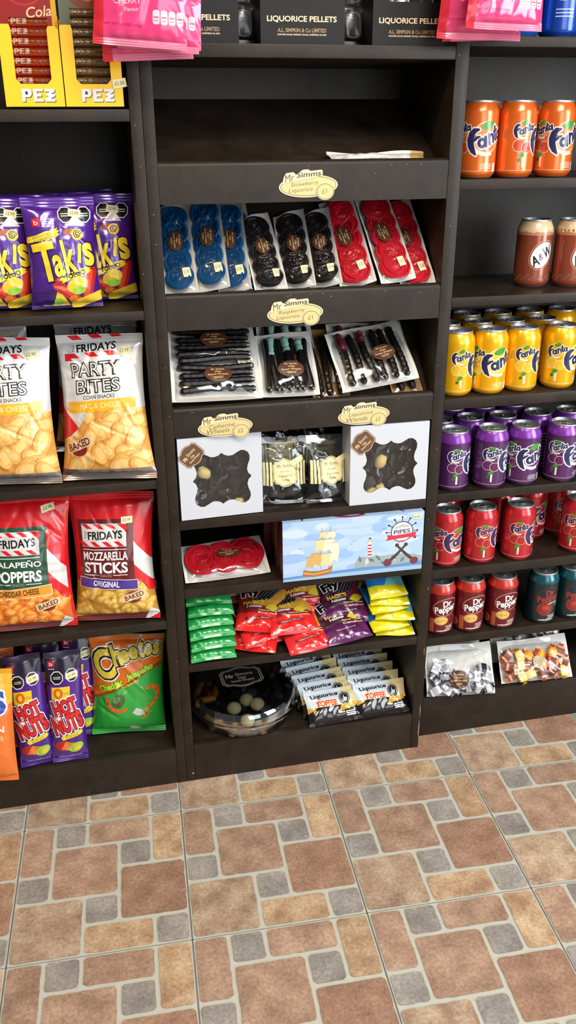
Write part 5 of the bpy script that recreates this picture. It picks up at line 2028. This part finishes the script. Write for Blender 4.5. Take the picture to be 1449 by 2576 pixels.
for x, y, k in ((198, 92, 1), (206, 88, 1.1), (34, 66, 1.1), (212, 92, .8), (140, 72, .6), (134, 66, .5)):
    p.stroke([(x - 4 * k, y + 1.6 * k), (x - 1.5 * k, y + 2.2 * k), (x, y), (x + 1.5 * k, y + 2.2 * k), (x + 4 * k, y + 1.2 * k)], .7, ink('gull', (90, 104, 120), .4), 4)
# round emblem with ship's wheel spokes, banner and crossed pipes
EX, EY = 234, 84
for k in range(9):
    a = R(-30 + k * 30)
    p.stroke([(EX + 22 * math.cos(a), EY + 21 * math.sin(a)), (EX + 31 * math.cos(a), EY + 30 * math.sin(a))], 1.3, BLACK, 4)
    p.ell(EX + 31 * math.cos(a), EY + 30 * math.sin(a), 1.9, 1.9, BLACK, 4, n=10)
p.ell(EX, EY, 22.5, 21.5, BLACK, 4.2)
p.ell(EX, EY, 20.8, 19.8, WHITE, 4.5)
p.text('SKIPPERS', EX, EY + 9, 30, 6, SIGN_DK, 5, 4, .0, arc=2)
p.text('PIPES', EX, EY + 0, 33, 9, NAVY, 5, 3, .02)
BAN = ink('banner_red', (202, 44, 66), .4)
p.poly([(EX - 32, EY - 17), (EX - 28, EY - 11), (EX - 30, EY - 5), (EX - 14, EY - 7), (EX + 14, EY - 5), (EX + 31, EY - 2), (EX + 27, EY - 8), (EX + 30, EY - 14), (EX + 14, EY - 13), (EX - 14, EY - 15)], BAN, 5.2)
p.text('x16', EX - 1, EY - 20, 13, 6.5, BAN, 5, 3, .03)
PIPE = ink('pipe_brown', (66, 52, 46), .4)
for sg in (1, -1):
    p.stroke([(EX - sg * 25, 22), (EX - sg * 12, 33), (EX + sg * 9, 55)], [7, 6, 4], PIPE, 5.4 + .1 * sg)
    p.ell(EX + sg * 9, 56, 4, 4, PIPE, 5.6, n=12)
    p.ell(EX - sg * 27, 20, 8.5, 8, ink('bowl_wine', (110, 48, 62), .4), 5.7, n=16)
g = Geo()
MAROON = mat('maroon_card', (92, 26, 34), .5)
BLUEC = mat('pale_blue_card', (168, 196, 230), .4)
for x0, x1, y0, y1, z0, z1, m in ((-w / 2, w / 2, 0, .001, 0, h, BLUEC), (-w / 2, -w / 2 + .001, .001, d, 0, h, MAROON), (w / 2 - .001, w / 2, .001, d, 0, h, BLUEC), (-w / 2 + .001, w / 2 - .001, d - .001, d, 0, h, BLUEC),
                                  (-w / 2 + .001, w / 2 - .001, .001, d - .001, h - .001, h, BLUEC), (-w / 2 + .001, w / 2 - .001, .001, d - .001, 0, .001, BLUEC)):
    g.box(x0, x1, y0, y1, z0, z1, m)
p.apply(g, Surf([-w / 2, w / 2], [0, h], lambda u, v: (u, -.0001, v)), -w / 2, 0, eps=.00006)
q = Print()
q.poly([(98, 14), (104, 22), (116, 14), (132, 9), (148, 10), (160, 16), (163, 8), (148, 3), (128, 2), (110, 6)], ink('banner_plum', (150, 40, 74), .4), 1)
q.stroke([(38, 4), (42, 16), (46, 22), (50, 24)], [2.5, 3.5, 3, 2], BLACK, 1)
q.stroke([(222, 28), (232, 18), (240, 8)], [2, 3, 3], BLACK, 1)
q.apply(g, Surf([-w / 2, w / 2], [0, d], lambda u, v: (u, v, h + .0001)), -w / 2, 0, eps=.00006)
pb = g.build('sweet_box', smooth=False)
price_sticker(pb, Surf([0, w / 2], [0, h], lambda u, v: (u, -.0006, v)), .124, .113, .017, .009, 0, '6.99')
place(tag(pb, 'pale blue picture box with a sailing ship, lighthouse and crossed pipes', 'sweet box'), (.3275, -.0135, .4565), 1.5, -.8, 0)
pb2 = Geo().box(-w / 2, w / 2, 0, .05, 0, .118, MAROON, .0008).build('sweet_box')
place(tag(pb2, 'maroon box standing behind the ship picture box', 'sweet box'), (.3150, .115, .4566), 0, 0, 0)
pb3 = Geo().box(-.135, .135, 0, .048, 0, .116, mat('brown_card', (140, 98, 58), .6), .0008).build('sweet_box')
place(tag(pb3, 'brown cardboard box between the ship picture box and the maroon box', 'sweet box'), (.3250, .055, .4566), 0, 0, 0)

# ------------------------------------------------------------------ shelf of folded sweet packets
def packet(name, body, prn, w, h, t, seed, **kw):
    return pouch(name, w, h, t, body, prn, seed=seed, creases=16, amp=.0018, ts=.008, bs=.007, wave=.003, step=.004, **kw)[0]


p = Print()
p.rect(30, 27, 34, 5, ink('green_dark', (16, 84, 46)), 1, 4)
p.rect(30, 21, 24, 2.4, ink('green_dark', (16, 84, 46)), 1, 4)
p.rect(44, 84, 70, 34, ink('lime_panel', (120, 200, 60)), 1)
p.text('Fly', 34, 100, 40, 20, BLACK, 2, 0, .04, 0, outl=((.06, WHITE),))
K = Kind(packet('sweet_packet', foil('bright_green', (30, 150, 66), .24, .1), p, .090, .125, .017, 81))
rn = random.Random(3)
nm = ['lowest green packet of its pile', 'second green packet from the bottom of its pile', 'third green packet from the bottom of its pile', 'fourth green packet from the bottom of its pile', 'fifth green packet from the bottom of its pile', 'topmost green packet of the pile by the left upright']
for i in range(6):
    place(K.get(nm[i], 'sweet packet', 'pile of green sweet packets'), (.0515 + rn.uniform(-.002, .002), -.006 + .008 * i, .2965 + .0205 * i), 66, rn.uniform(-3, 3), rn.uniform(-3, 3))


def fly_art(base, dark, hi, words):
    p = Print()
    p.poly([(0, 40), (100, 40), (100, 132), (0, 132)], dark, .6)
    p.poly([(24, 62), (100, 48), (100, 104), (60, 92)], hi, .8)
    for k in range(4):
        p.stroke([(36 + 9 * k, 66 + 2 * k), (50 + 9 * k, 84 + 2 * k), (70 + 7 * k, 106)], [6, 7, 5], ink('stick_black', (26, 24, 28)), 1.2 + .05 * k)
        p.stroke([(38 + 9 * k, 68 + 2 * k), (52 + 9 * k, 86 + 2 * k), (71 + 7 * k, 106)], [1, 1.6, 1], ink('stick_grey', (110, 110, 118)), 1.5 + .05 * k)
    p.poly(lens(76, 54, 34, 16, 8), ink('lemon', (206, 184, 40)), 1.8)
    p.text('Fly', 27, 86, 42, 24, BLACK, 3, 14, .05, 0, outl=((.05, WHITE),))
    p.text("MAGIC'S", 34, 63, 44, 9, ink('word_gold', (226, 190, 60)), 3, 4, .04)
    p.text('Nibbles', 36, 54, 32, 6, WHITE, 3, 4, .03)
    for k, wd in enumerate(words):
        p.text(wd, 68, 45 - 6 * k, 46, 4.5, ink('word_cream', (236, 214, 160)), 3, -2, .02)
    p.rect(48, 28, 60, 6, dark, 1, 3)
    p.text(words[0], 48, 28, 44, 3.5, WHITE, 2, 3)
    return p


REDP = foil('packet_red', (226, 40, 40), .22, .05)
K = Kind(packet('sweet_packet', REDP, fly_art(None, ink('red_brown', (130, 32, 30)), ink('amber_panel', (190, 140, 50)), ('Liquorice Flavour', 'Crystal Candies')), .102, .132, .019, 83))
G = 'red sweet packets in a loose heap'
for x, y, z, lean, yw, rl, tw, lab in [(.1250, .004, .2950, 70, -20, 3, 0, 'red packet lying lowest in the heap beside the green pile'),
                                       (.1660, .012, .3060, 68, 8, -3, 0, 'red packet lying crosswise in the heap, second from the green pile'),
                                       (.2500, -.020, .2950, 66, 12, 0, 0, 'red packet lying alone in front, its printed face up'),
                                       (.1480, .030, .3200, 62, -10, 4, 0, 'red packet in the middle of the heap under the upright ones'),
                                       (.2180, .012, .3220, 66, 6, 2, 0, 'red packet with crimped end facing out in the middle of the heap'),
                                       (.1160, .080, .3180, 47, -6, 3, 0, 'red packet propped up at the left of the heap, half hidden'),
                                       (.1740, .066, .3200, 48, 3, 3, 0, 'red packet propped up in the centre showing its picture'),
                                       (.2580, .052, .3230, 47, 4, -2, 0, 'red packet propped up at the right of the heap beside the purple ones')]:
    place(K.get(lab, 'sweet packet', G), (x, y, z), lean, yw, rl, tw)
K = Kind(packet('sweet_packet', foil('plum', (92, 26, 84), .22, .1), fly_art(None, ink('plum_dark', (60, 20, 44)), ink('plum_panel', (100, 40, 60)), ('Flavour Crystal', 'Candies')), .098, .128, .018, 87))
for x, y, z, lean, yw, rl, lab in [(.3270, .000, .2950, 60, 6, -4, 'purple packet lying lowest beside the red heap'), (.3380, .035, .3130, 52, 8, 2, 'purple packet in the middle of three'), (.3450, .075, .3260, 46, 6, 6, 'purple packet propped up at the back in shade')]:
    place(K.get(lab, 'sweet packet', 'purple sweet packets'), (x, y, z), lean, yw, rl)
p = Print()
p.poly([(0, 30), (88, 22), (88, 128), (0, 128)], ink('packet_blue', (40, 120, 190)), .8)
p.poly([(36, 27), (88, 22), (88, 110)], ink('packet_aqua', (120, 186, 190)), 1)
p.ell(26, 84, 20, 16, ink('packet_navy', (40, 56, 130)), 1.2, 20)
p.text('Crazy', 28, 92, 34, 11, WHITE, 2, 8, .03)
p.ell(40, 74, 12, 8, ink('packet_lilac', (170, 150, 200)), 1.6, 20)
K = Kind(packet('sweet_packet', foil('packet_yellow', (226, 210, 24), .24, .05), p, .082, .120, .014, 91))
nm = ['lowest yellow packet of its pile', 'second yellow packet from the bottom of its pile', 'third yellow packet from the bottom of its pile', 'fourth yellow packet from the bottom of its pile', 'fifth yellow packet from the bottom of its pile', 'topmost yellow packet, its blue picture side up']
rn = random.Random(8)
for i in range(6):
    place(K.get(nm[i], 'sweet packet', 'pile of yellow sweet packets'), (.4265 + (-.006 if i % 2 else .002), .000 + .006 * i, .2940 + .0155 * i), 73 - (14 if i == 5 else 0), (-4, 5, -6, 4, -3, 2)[i], (3, -3, 4, -4, 3, -2)[i])

# ------------------------------------------------------------------ bottom shelf: clear party platter and liquorice toffee packs
CLEARP = film('clear_plastic', (240, 242, 244), .75, .06, .11)
root = empty('sweet_platter', (.1230, .1040, .0917))
tag(root, 'round clear plastic platter of mixed liquorice sweets on the bottom shelf', 'platter')
Q = lambda L: [(a / 1000, b / 1000) for a, b in L]
g = Geo().lathe(Q([(0, 0.4), (104, 0.4), (107, 3), (112, 22), (113, 28), (119, 30), (119.5, 32), (113, 31.5), (111, 23), (105.5, 4), (103, 1.4), (0, 1.4)]), 64, CLEARP)
g.build('base_tray', root)
g = Geo().lathe(Q([(120, 31), (120.5, 36), (117, 37), (115, 44), (113, 56), (109, 60.5), (100, 61), (0, 61), (0, 60), (99, 60), (108, 59.2), (112, 55), (114, 43), (116, 36), (119.5, 35), (119.5, 31)]), 64, CLEARP)
g.build('lid', root)['label'] = 'clear domed lid'
p = Print()
PB = ink('plaque_black', (30, 30, 28), .35)
PC = ink('plaque_line', (190, 184, 150), .35)
plaque_label(p, 92, 58, 4, 0, 0, PC, PB, (PC, PB), 1)
g = Geo()
p.apply(g, Surf([-.06, .06], [-.06, .06], lambda u, v: (u, v + .028, .0614)), eps=.00006)
g.build('lid_label', root)['label'] = 'black shop label with cream border and lettering'
PX, PY, PZ = .1230, .1040, .0917
rn = random.Random(15)
GB = 'black sweets in the platter'
for ring_, n in ((.020, 5), (.048, 11), (.075, 17), (.098, 22)):
    for i in range(n):
        a = 2 * PI * i / n + ring_ * 20
        if ring_ > .09 and 3.5 < (a % (2 * PI)) < 5.2:
            continue
        if ring_ > .06 and 2.35 < (a % (2 * PI)) < 3.35:
            continue
        if ring_ > .04 and 4.45 < (a % (2 * PI)) < 5.0:
            continue
        o = sk[rn.randrange(4)].get('black liquorice sweet under the platter lid', 'sweet', GB)
        o.location = (PX + ring_ * math.cos(a), PY + ring_ * math.sin(a), PZ + .030 + rn.uniform(0, .008))
        o.rotation_euler = (rn.uniform(0, 3), rn.uniform(0, 3), rn.uniform(0, 6))
        o2 = sk[rn.randrange(4)].get('black liquorice sweet low in the platter', 'sweet', 'black sweets low in the platter')
        o2.location = (PX + ring_ * .97 * math.cos(a + .12), PY + ring_ * .97 * math.sin(a + .12), PZ + .0125)
        o2.rotation_euler = (0, rn.uniform(0, 3) * 0, rn.uniform(0, 6))
CB = mat('cream_ball', (236, 220, 160), .5)
k_ball = Kind(Geo().ball((0, 0, 0), .0150, .0150, .0130, CB, 3, .04, 2).build('cream_sweet'))
for x, y, z, lab in ((-.030, -.060, .046, 'cream ball sweet in the platter, left of the front three'), (.020, -.058, .047, 'cream ball sweet in the platter, right of the front three'), (.000, -.038, .047, 'cream ball sweet in the platter, rearmost of the front three'), (-.006, -.086, .030, 'cream ball sweet lowest in the platter near its front rim')):
    k_ball.get(lab, 'sweet', 'cream ball sweets in the platter').location = (PX + x, PY + y, PZ + z)
k_roll = Kind(Geo().tube([(0, 0, -.014), (0, 0, .014)], .0085, 12, mat('beige_roll', (206, 168, 116), .5)).build('beige_sweet'))
for i, a in enumerate((3.62, 3.85, 4.08, 4.31, 4.52, 4.95, 5.15)):
    o = k_roll.get('beige rolled sweet at the front rim of the platter, %s from the left' % ('first', 'second', 'third', 'fourth', 'fifth', 'sixth', 'seventh')[i], 'sweet', 'beige rolled sweets')
    o.location = (PX + .092 * math.cos(a), PY + .092 * math.sin(a), PZ + .0105)
    o.rotation_euler = (PI / 2, 0, a + PI / 2 + (PI / 2 if i % 2 == 0 else 0))
OR_S = mat('orange_jelly', (222, 140, 20), .3, coat=.4)
MG_S = mat('magenta_jelly', (120, 26, 60), .3, coat=.4)
GN_S = mat('green_jelly', (60, 104, 50), .3, coat=.4)
k_or = Kind(Geo().tube([(-.016, 0, 0), (-.008, 0, .002), (.008, 0, .002), (.016, 0, 0)], [.005, .0075, .0075, .005], 10, OR_S).build('jelly_sweet'))
k_mg = Kind(Geo().ball((0, 0, 0), .0095, .0095, .0085, MG_S, 2, .1, 4).build('jelly_sweet'))
k_gn = Kind(Geo().ball((0, 0, 0), .0085, .0085, .008, GN_S, 2, .1, 5).build('jelly_sweet'))
for i, (x, y, z, rz) in enumerate(((-.098, -.012, .036, 1.0), (-.096, .022, .044, 1.2), (-.062, .008, .046, 1.5), (-.080, -.014, .042, .1), (-.086, .040, .044, .6))):
    o = k_or.get('orange jelly sweet at the left of the platter, %s' % ('nearest the front', 'along the rim', 'on the inner side', 'lying crosswise', 'farthest back')[i], 'sweet', 'orange jelly sweets')
    o.location, o.rotation_euler = (PX + x, PY + y, PZ + z), (0, 0, rz)
for x, y, z in ((-.080, .018, .044), (-.070, .052, .044), (-.058, .060, .044), (-.050, .046, .045), (-.076, .004, .045), (-.044, .066, .045)):
    k_mg.get('magenta jelly sweet among the orange ones in the platter', 'sweet', 'magenta jelly sweets').location = (PX + x, PY + y, PZ + z)
for x, y, z in ((-.084, .056, .044), (-.072, .034, .050)):
    k_gn.get('green jelly sweet among the orange ones in the platter', 'sweet', 'green jelly sweets').location = (PX + x, PY + y, PZ + z)
k_pk = Kind(Geo().ball((0, 0, 0), .0075, .006, .006, mat('pink_bit', (206, 110, 130), .4), 2, .2, 6).build('pink_sweet'))
for x, y, z, lab in ((.070, .040, .046, 'pink sweet at the right of the platter, nearest'), (.082, .060, .046, 'pink sweet at the right of the platter, middle one'), (.088, .072, .045, 'pink sweet at the right of the platter, farthest back')):
    k_pk.get(lab, 'sweet', 'pink sweets in the platter').location = (PX + x, PY + y, PZ + z)

p = Print()
p.poly([(0, 38), (118, 36), (118, 74), (0, 74)], ink('pack_silver', (196, 206, 214)), .6)
p.poly([(78, 30), (118, 34), (118, 74), (84, 74)], ink('pack_champagne', (206, 190, 140)), .8)
p.poly([(0, 28), (22, 36), (0, 40)], ink('pack_gold', (206, 160, 50)), .9)
p.poly([(70, 22), (112, 30), (112, 40), (76, 34)], ink('pack_gold', (206, 160, 50)), .85)
p.text('Liquorice', 44, 61, 62, 11, BLACK, 2, 1, .03)
p.rect(45, 44, 52, 14, ink('pack_cream', (236, 222, 200)), 1.2, -1)
p.text('TOFFEE', 45, 44, 48, 13, ink('toffee_orange', (226, 84, 30)), 2, -1, .05)
p.ell(88, 50, 13, 13, BLACK, 1.4)
p.ring(88, 50, 11, 11, .8, ink('pack_silver', (196, 206, 214)), 1.8)
p.poly([(84, 43), (86, 56), (91, 58), (94, 48), (92, 42)], ink('pack_silver', (196, 206, 214)), 2)
p.ell(90, 54, 3, 3.5, BLACK, 2.2, n=10)
for k in range(3):
    p.rect(96, 21 - 4 * k, 22, 2.2, WHITE, 1.4, 2)
lt = packet('sweet_packet', foil('pack_black', (22, 20, 22), .18, .2), p, .118, .074, .018, 95)
K = Kind(lt)
words_ = ('front', 'second', 'third', 'fourth', 'rearmost')
G = 'black and silver liquorice toffee packets'
for i in range(5):
    place(K.get('black and silver liquorice toffee packet, %s of the left row' % words_[i], 'sweet packet', G), (.3050 - .006 * i, .002 + .029 * i, .0945 + .004 * i), 46 - 2 * i, 2, -1 - i)
for i in range(6):
    place(K.get('black and silver liquorice toffee packet, %s of the right row' % ('front', 'second', 'third', 'fourth', 'fifth', 'rearmost')[i], 'sweet packet', G), (.4130 - .004 * i, .006 + .029 * i, .0945 + .003 * i), 44 - 2 * i, 3, 1)

# ------------------------------------------------------------------ bottom right: clear bags of wrapped sweets
def wrapped(col, col2, seed, r=.010):
    rn = random.Random(seed)
    g = Geo()
    g.box(-r, r, -r * .5, r * .5, -r * .75, r * .75, col, r * .25)
    g.box(-r * .55, r * .55, -r * .56, r * .56, -r * .8, r * .8, col2, r * .2)
    for sg in (-1, 1):
        V = [(sg * r * .9, 0, 0)] + [(sg * r * 1.5, .3 * r * math.sin(k * 2.2), r * .6 * (k / 3 - 1)) for k in range(7)]
        F = [(0, k, k + 1) if sg > 0 else (0, k + 1, k) for k in range(1, 7)]
        g.add(V, F, col)
        g.add(V, [tuple(reversed(f)) for f in F], col)
    return g


def clear_bag(w, h, t, seed, spots, mats, label=None, stick=None, r=.010):
    root = cello_back(w, h, PAPER, seed, .004)
    root.name = 'sweet_bag'
    s = pouch_surf(w * .97, h * .97, t, -1, pinch=.02, g=.62, ts=.010, bs=.0, seed=seed, creases=22, amp=.0022, step=.0045, edge=.6)
    g = Geo()
    s.mesh(g, FILM)
    g.build('clear_film', root)
    rn = random.Random(seed)
    for x, z in spots:
        a, b = rn.choice(mats)
        o = wrapped(a, b, rn.random(), r).build('wrapped_sweet', root)
        o.location = (x, -t * rn.uniform(.19, .24), z)
        o.rotation_euler = (rn.uniform(-.4, .4), rn.uniform(-1.6, 1.6), rn.uniform(-.4, .4))
    if label:
        shop_label(root, s, label[0], label[1], label[2], label[3], 0)
    if stick:
        for q in stick:
            price_sticker(root, s, q[0], q[1], .020, .013, q[2], '2.00', eps=1.6)
    return root


GREYW = mat('grey_wrap', (176, 176, 186), .25, coat=.5)
DARKW = mat('dark_wrap', (34, 34, 44), .25, coat=.5)
WHITW = mat('white_wrap', (222, 222, 228), .3, coat=.4)
rn = random.Random(4)
spots = [(-.058 + .0232 * (k % 6) + rn.uniform(-.003, .003), .014 + .024 * (k // 6) + rn.uniform(-.003, .003)) for k in range(12)] + [(-.056, .060), (-.036, .062), (.052, .056)]
K = Kind(clear_bag(.156, .112, .044, 101, spots, [(GREYW, DARKW), (DARKW, GREYW), (WHITW, GREYW)], (-.008, .034, .023, .020), r=.0120))
for x, y, dz, lean, yw, rl, lab in [(.5960, .030, .000, 34, -4, 2, 'clear bag of grey wrapped sweets in front at the bottom right'), (.5900, .068, .022, 40, -2, 0, 'clear bag of grey wrapped sweets second in its pile'), (.5880, .104, .040, 46, 0, -2, 'clear bag of grey wrapped sweets rearmost in its pile')]:
    place(K.get(lab, 'sweet bag', 'clear bags of grey wrapped sweets'), (x, y, .1050 + dz), lean, yw, rl)
OW = [(mat('orange_wrap', (232, 120, 40), .25, coat=.5), mat('amber_wrap', (240, 176, 60), .25, coat=.5)), (mat('yellow_wrap', (236, 200, 40), .25, coat=.5), mat('pale_wrap', (240, 226, 170), .3)), (mat('peach_wrap', (232, 142, 110), .25, coat=.5), mat('brown_print', (120, 60, 40), .4))]
rn = random.Random(6)
spots = [(-.064 + .0255 * (k % 6) + rn.uniform(-.004, .004), .014 + .022 * (k // 6) + rn.uniform(-.004, .004)) for k in range(18)]
K2 = clear_bag(.170, .096, .044, 105, spots, OW, None, ((-.048, .024, 4), (.064, .036, 12)), .0122)
sfc = pouch_surf(.170 * .97, .096 * .97, .044, -1, pinch=.02, g=.62, ts=.010, bs=.0, seed=105, creases=22, amp=.0022, step=.0045, edge=.6)
g = Geo()
Print().ell(0, 0, 17, 15, ink('label_silver', (186, 170, 140), .2), 1, n=32).apply(g, sfc, .004, .040, eps=.0006)
g.build('oval_label', K2)['label'] = 'shiny silver oval label'
place(tag(K2, 'clear bag of orange and yellow wrapped sweets at the bottom right', 'sweet bag'), (.7850, .040, .1050), 36, -3, 0)
BRW = [(mat('cocoa_wrap', (110, 60, 52), .3, coat=.4), WHITW), (WHITW, mat('cocoa_wrap', (110, 60, 52), .3))]
K3 = clear_bag(.170, .108, .040, 109, [(.02 + .018 * (k % 4), .050 + .016 * (k // 4)) for k in range(8)] + [(-.02, .05), (-.04, .046)], BRW)
place(tag(K3, 'clear bag with brown and white sweets behind the orange sweet bag', 'sweet bag'), (.7900, .108, .1130), 30, -2, 2)

# small offsets that seat each pack against its neighbours
NUDGE = {'chip_bag.002': (-0.001, 0.0, 0.0), 'chip_bag.004': (0.0, 0.002, 0.0), 'display_box': (0.0, -0.0032, 0.0032), 'display_box.001': (0.0, -0.0032, 0.0032), 'display_box.004': (-0.003, 0.0, 0.0), 'drink_can.028': (0.002, 0.0, 0.0), 'nut_pack.001': (0.0, -0.002, 0.0), 'nut_pack.002': (0.0, 0.008, 0.0), 'snack_bag.006': (-0.006, 0.0, 0.0), 'snack_bag.008': (0.0042, -0.0042, 0.0), 'sweet_bag.002': (0.0, -0.0045, 0.0), 'sweet_bag.004': (0.0, -0.008, 0.0), 'sweet_bag.005': (0.0, -0.003, 0.0), 'sweet_bag.011': (0.0, 0.0, 0.001), 'sweet_bag.014': (0.0, -0.0045, 0.0), 'sweet_bag.015': (0.0, 0.0, 0.001), 'sweet_bag.016': (0.003, 0.008, 0.0), 'sweet_box': (0.0, -0.0014, 0.0014), 'sweet_pack': (-0.001, 0.0, 0.002), 'sweet_pack.001': (0.0007, -0.0052, 0.0), 'sweet_pack.002': (0.0, -0.0021, 0.0021), 'sweet_pack.003': (0.0, -0.0032, 0.0032), 'sweet_pack.004': (0.0, -0.0042, 0.0042), 'sweet_pack.005': (0.0, 0.01, 0.0), 'sweet_pack.006': (0.0, 0.0, 0.001), 'sweet_pack.007': (0.0, 0.0, 0.008), 'sweet_pack.008': (0.0, -0.0072, 0.0042), 'sweet_pack.009': (0.002, 0.0, 0.0), 'sweet_pack.010': (-0.0032, -0.0088, 0.0067), 'sweet_pack.011': (0.0, 0.0014, 0.0014), 'sweet_pack.012': (-0.0042, -0.0057, 0.0099), 'sweet_pack.013': (0.0, -0.0057, 0.0077), 'sweet_pack.014': (0.0, 0.0045, 0.0), 'sweet_pack.015': (0.0, -0.0088, 0.0088), 'sweet_pack.016': (0.0, 0.0045, 0.001), 'sweet_pack.017': (0.0, 0.002, 0.0), 'sweet_pack.018': (0.0, 0.002, 0.0), 'sweet_packet.004': (0.001, 0.0, 0.0), 'sweet_packet.005': (0.003, 0.0, 0.0), 'sweet_packet.006': (0.001, 0.0, 0.0), 'sweet_packet.009': (0.0, 0.0066, 0.0014), 'sweet_packet.010': (0.0, 0.001, 0.0), 'sweet_packet.011': (0.0, 0.0013, 0.0032), 'sweet_packet.012': (0.0, -0.0067, 0.0102), 'sweet_packet.013': (0.0, -0.0042, 0.0042), 'sweet_packet.014': (0.0, 0.0114, 0.0014), 'sweet_packet.015': (0.0, 0.008, 0.0), 'sweet_packet.016': (0.0, 0.003, 0.0045), 'sweet_packet.017': (0.003, -0.0057, 0.0057), 'sweet_packet.018': (0.0, -0.0057, 0.0057), 'sweet_packet.019': (0.0, 0.006, 0.0), 'sweet_packet.020': (0.0, 0.006, 0.0), 'sweet_packet.022': (0.0, 0.0, 0.002), 'sweet_packet.023': (0.0, 0.0, 0.0045), 'sweet_packet.024': (-0.008, 0.0, 0.0), 'window_box': (0.0, -0.0014, 0.0014), 'window_box.001': (0.0, 0.0, 0.002)}
for n_, d_ in NUDGE.items():
    bpy.data.objects[n_].location += Vector(d_)
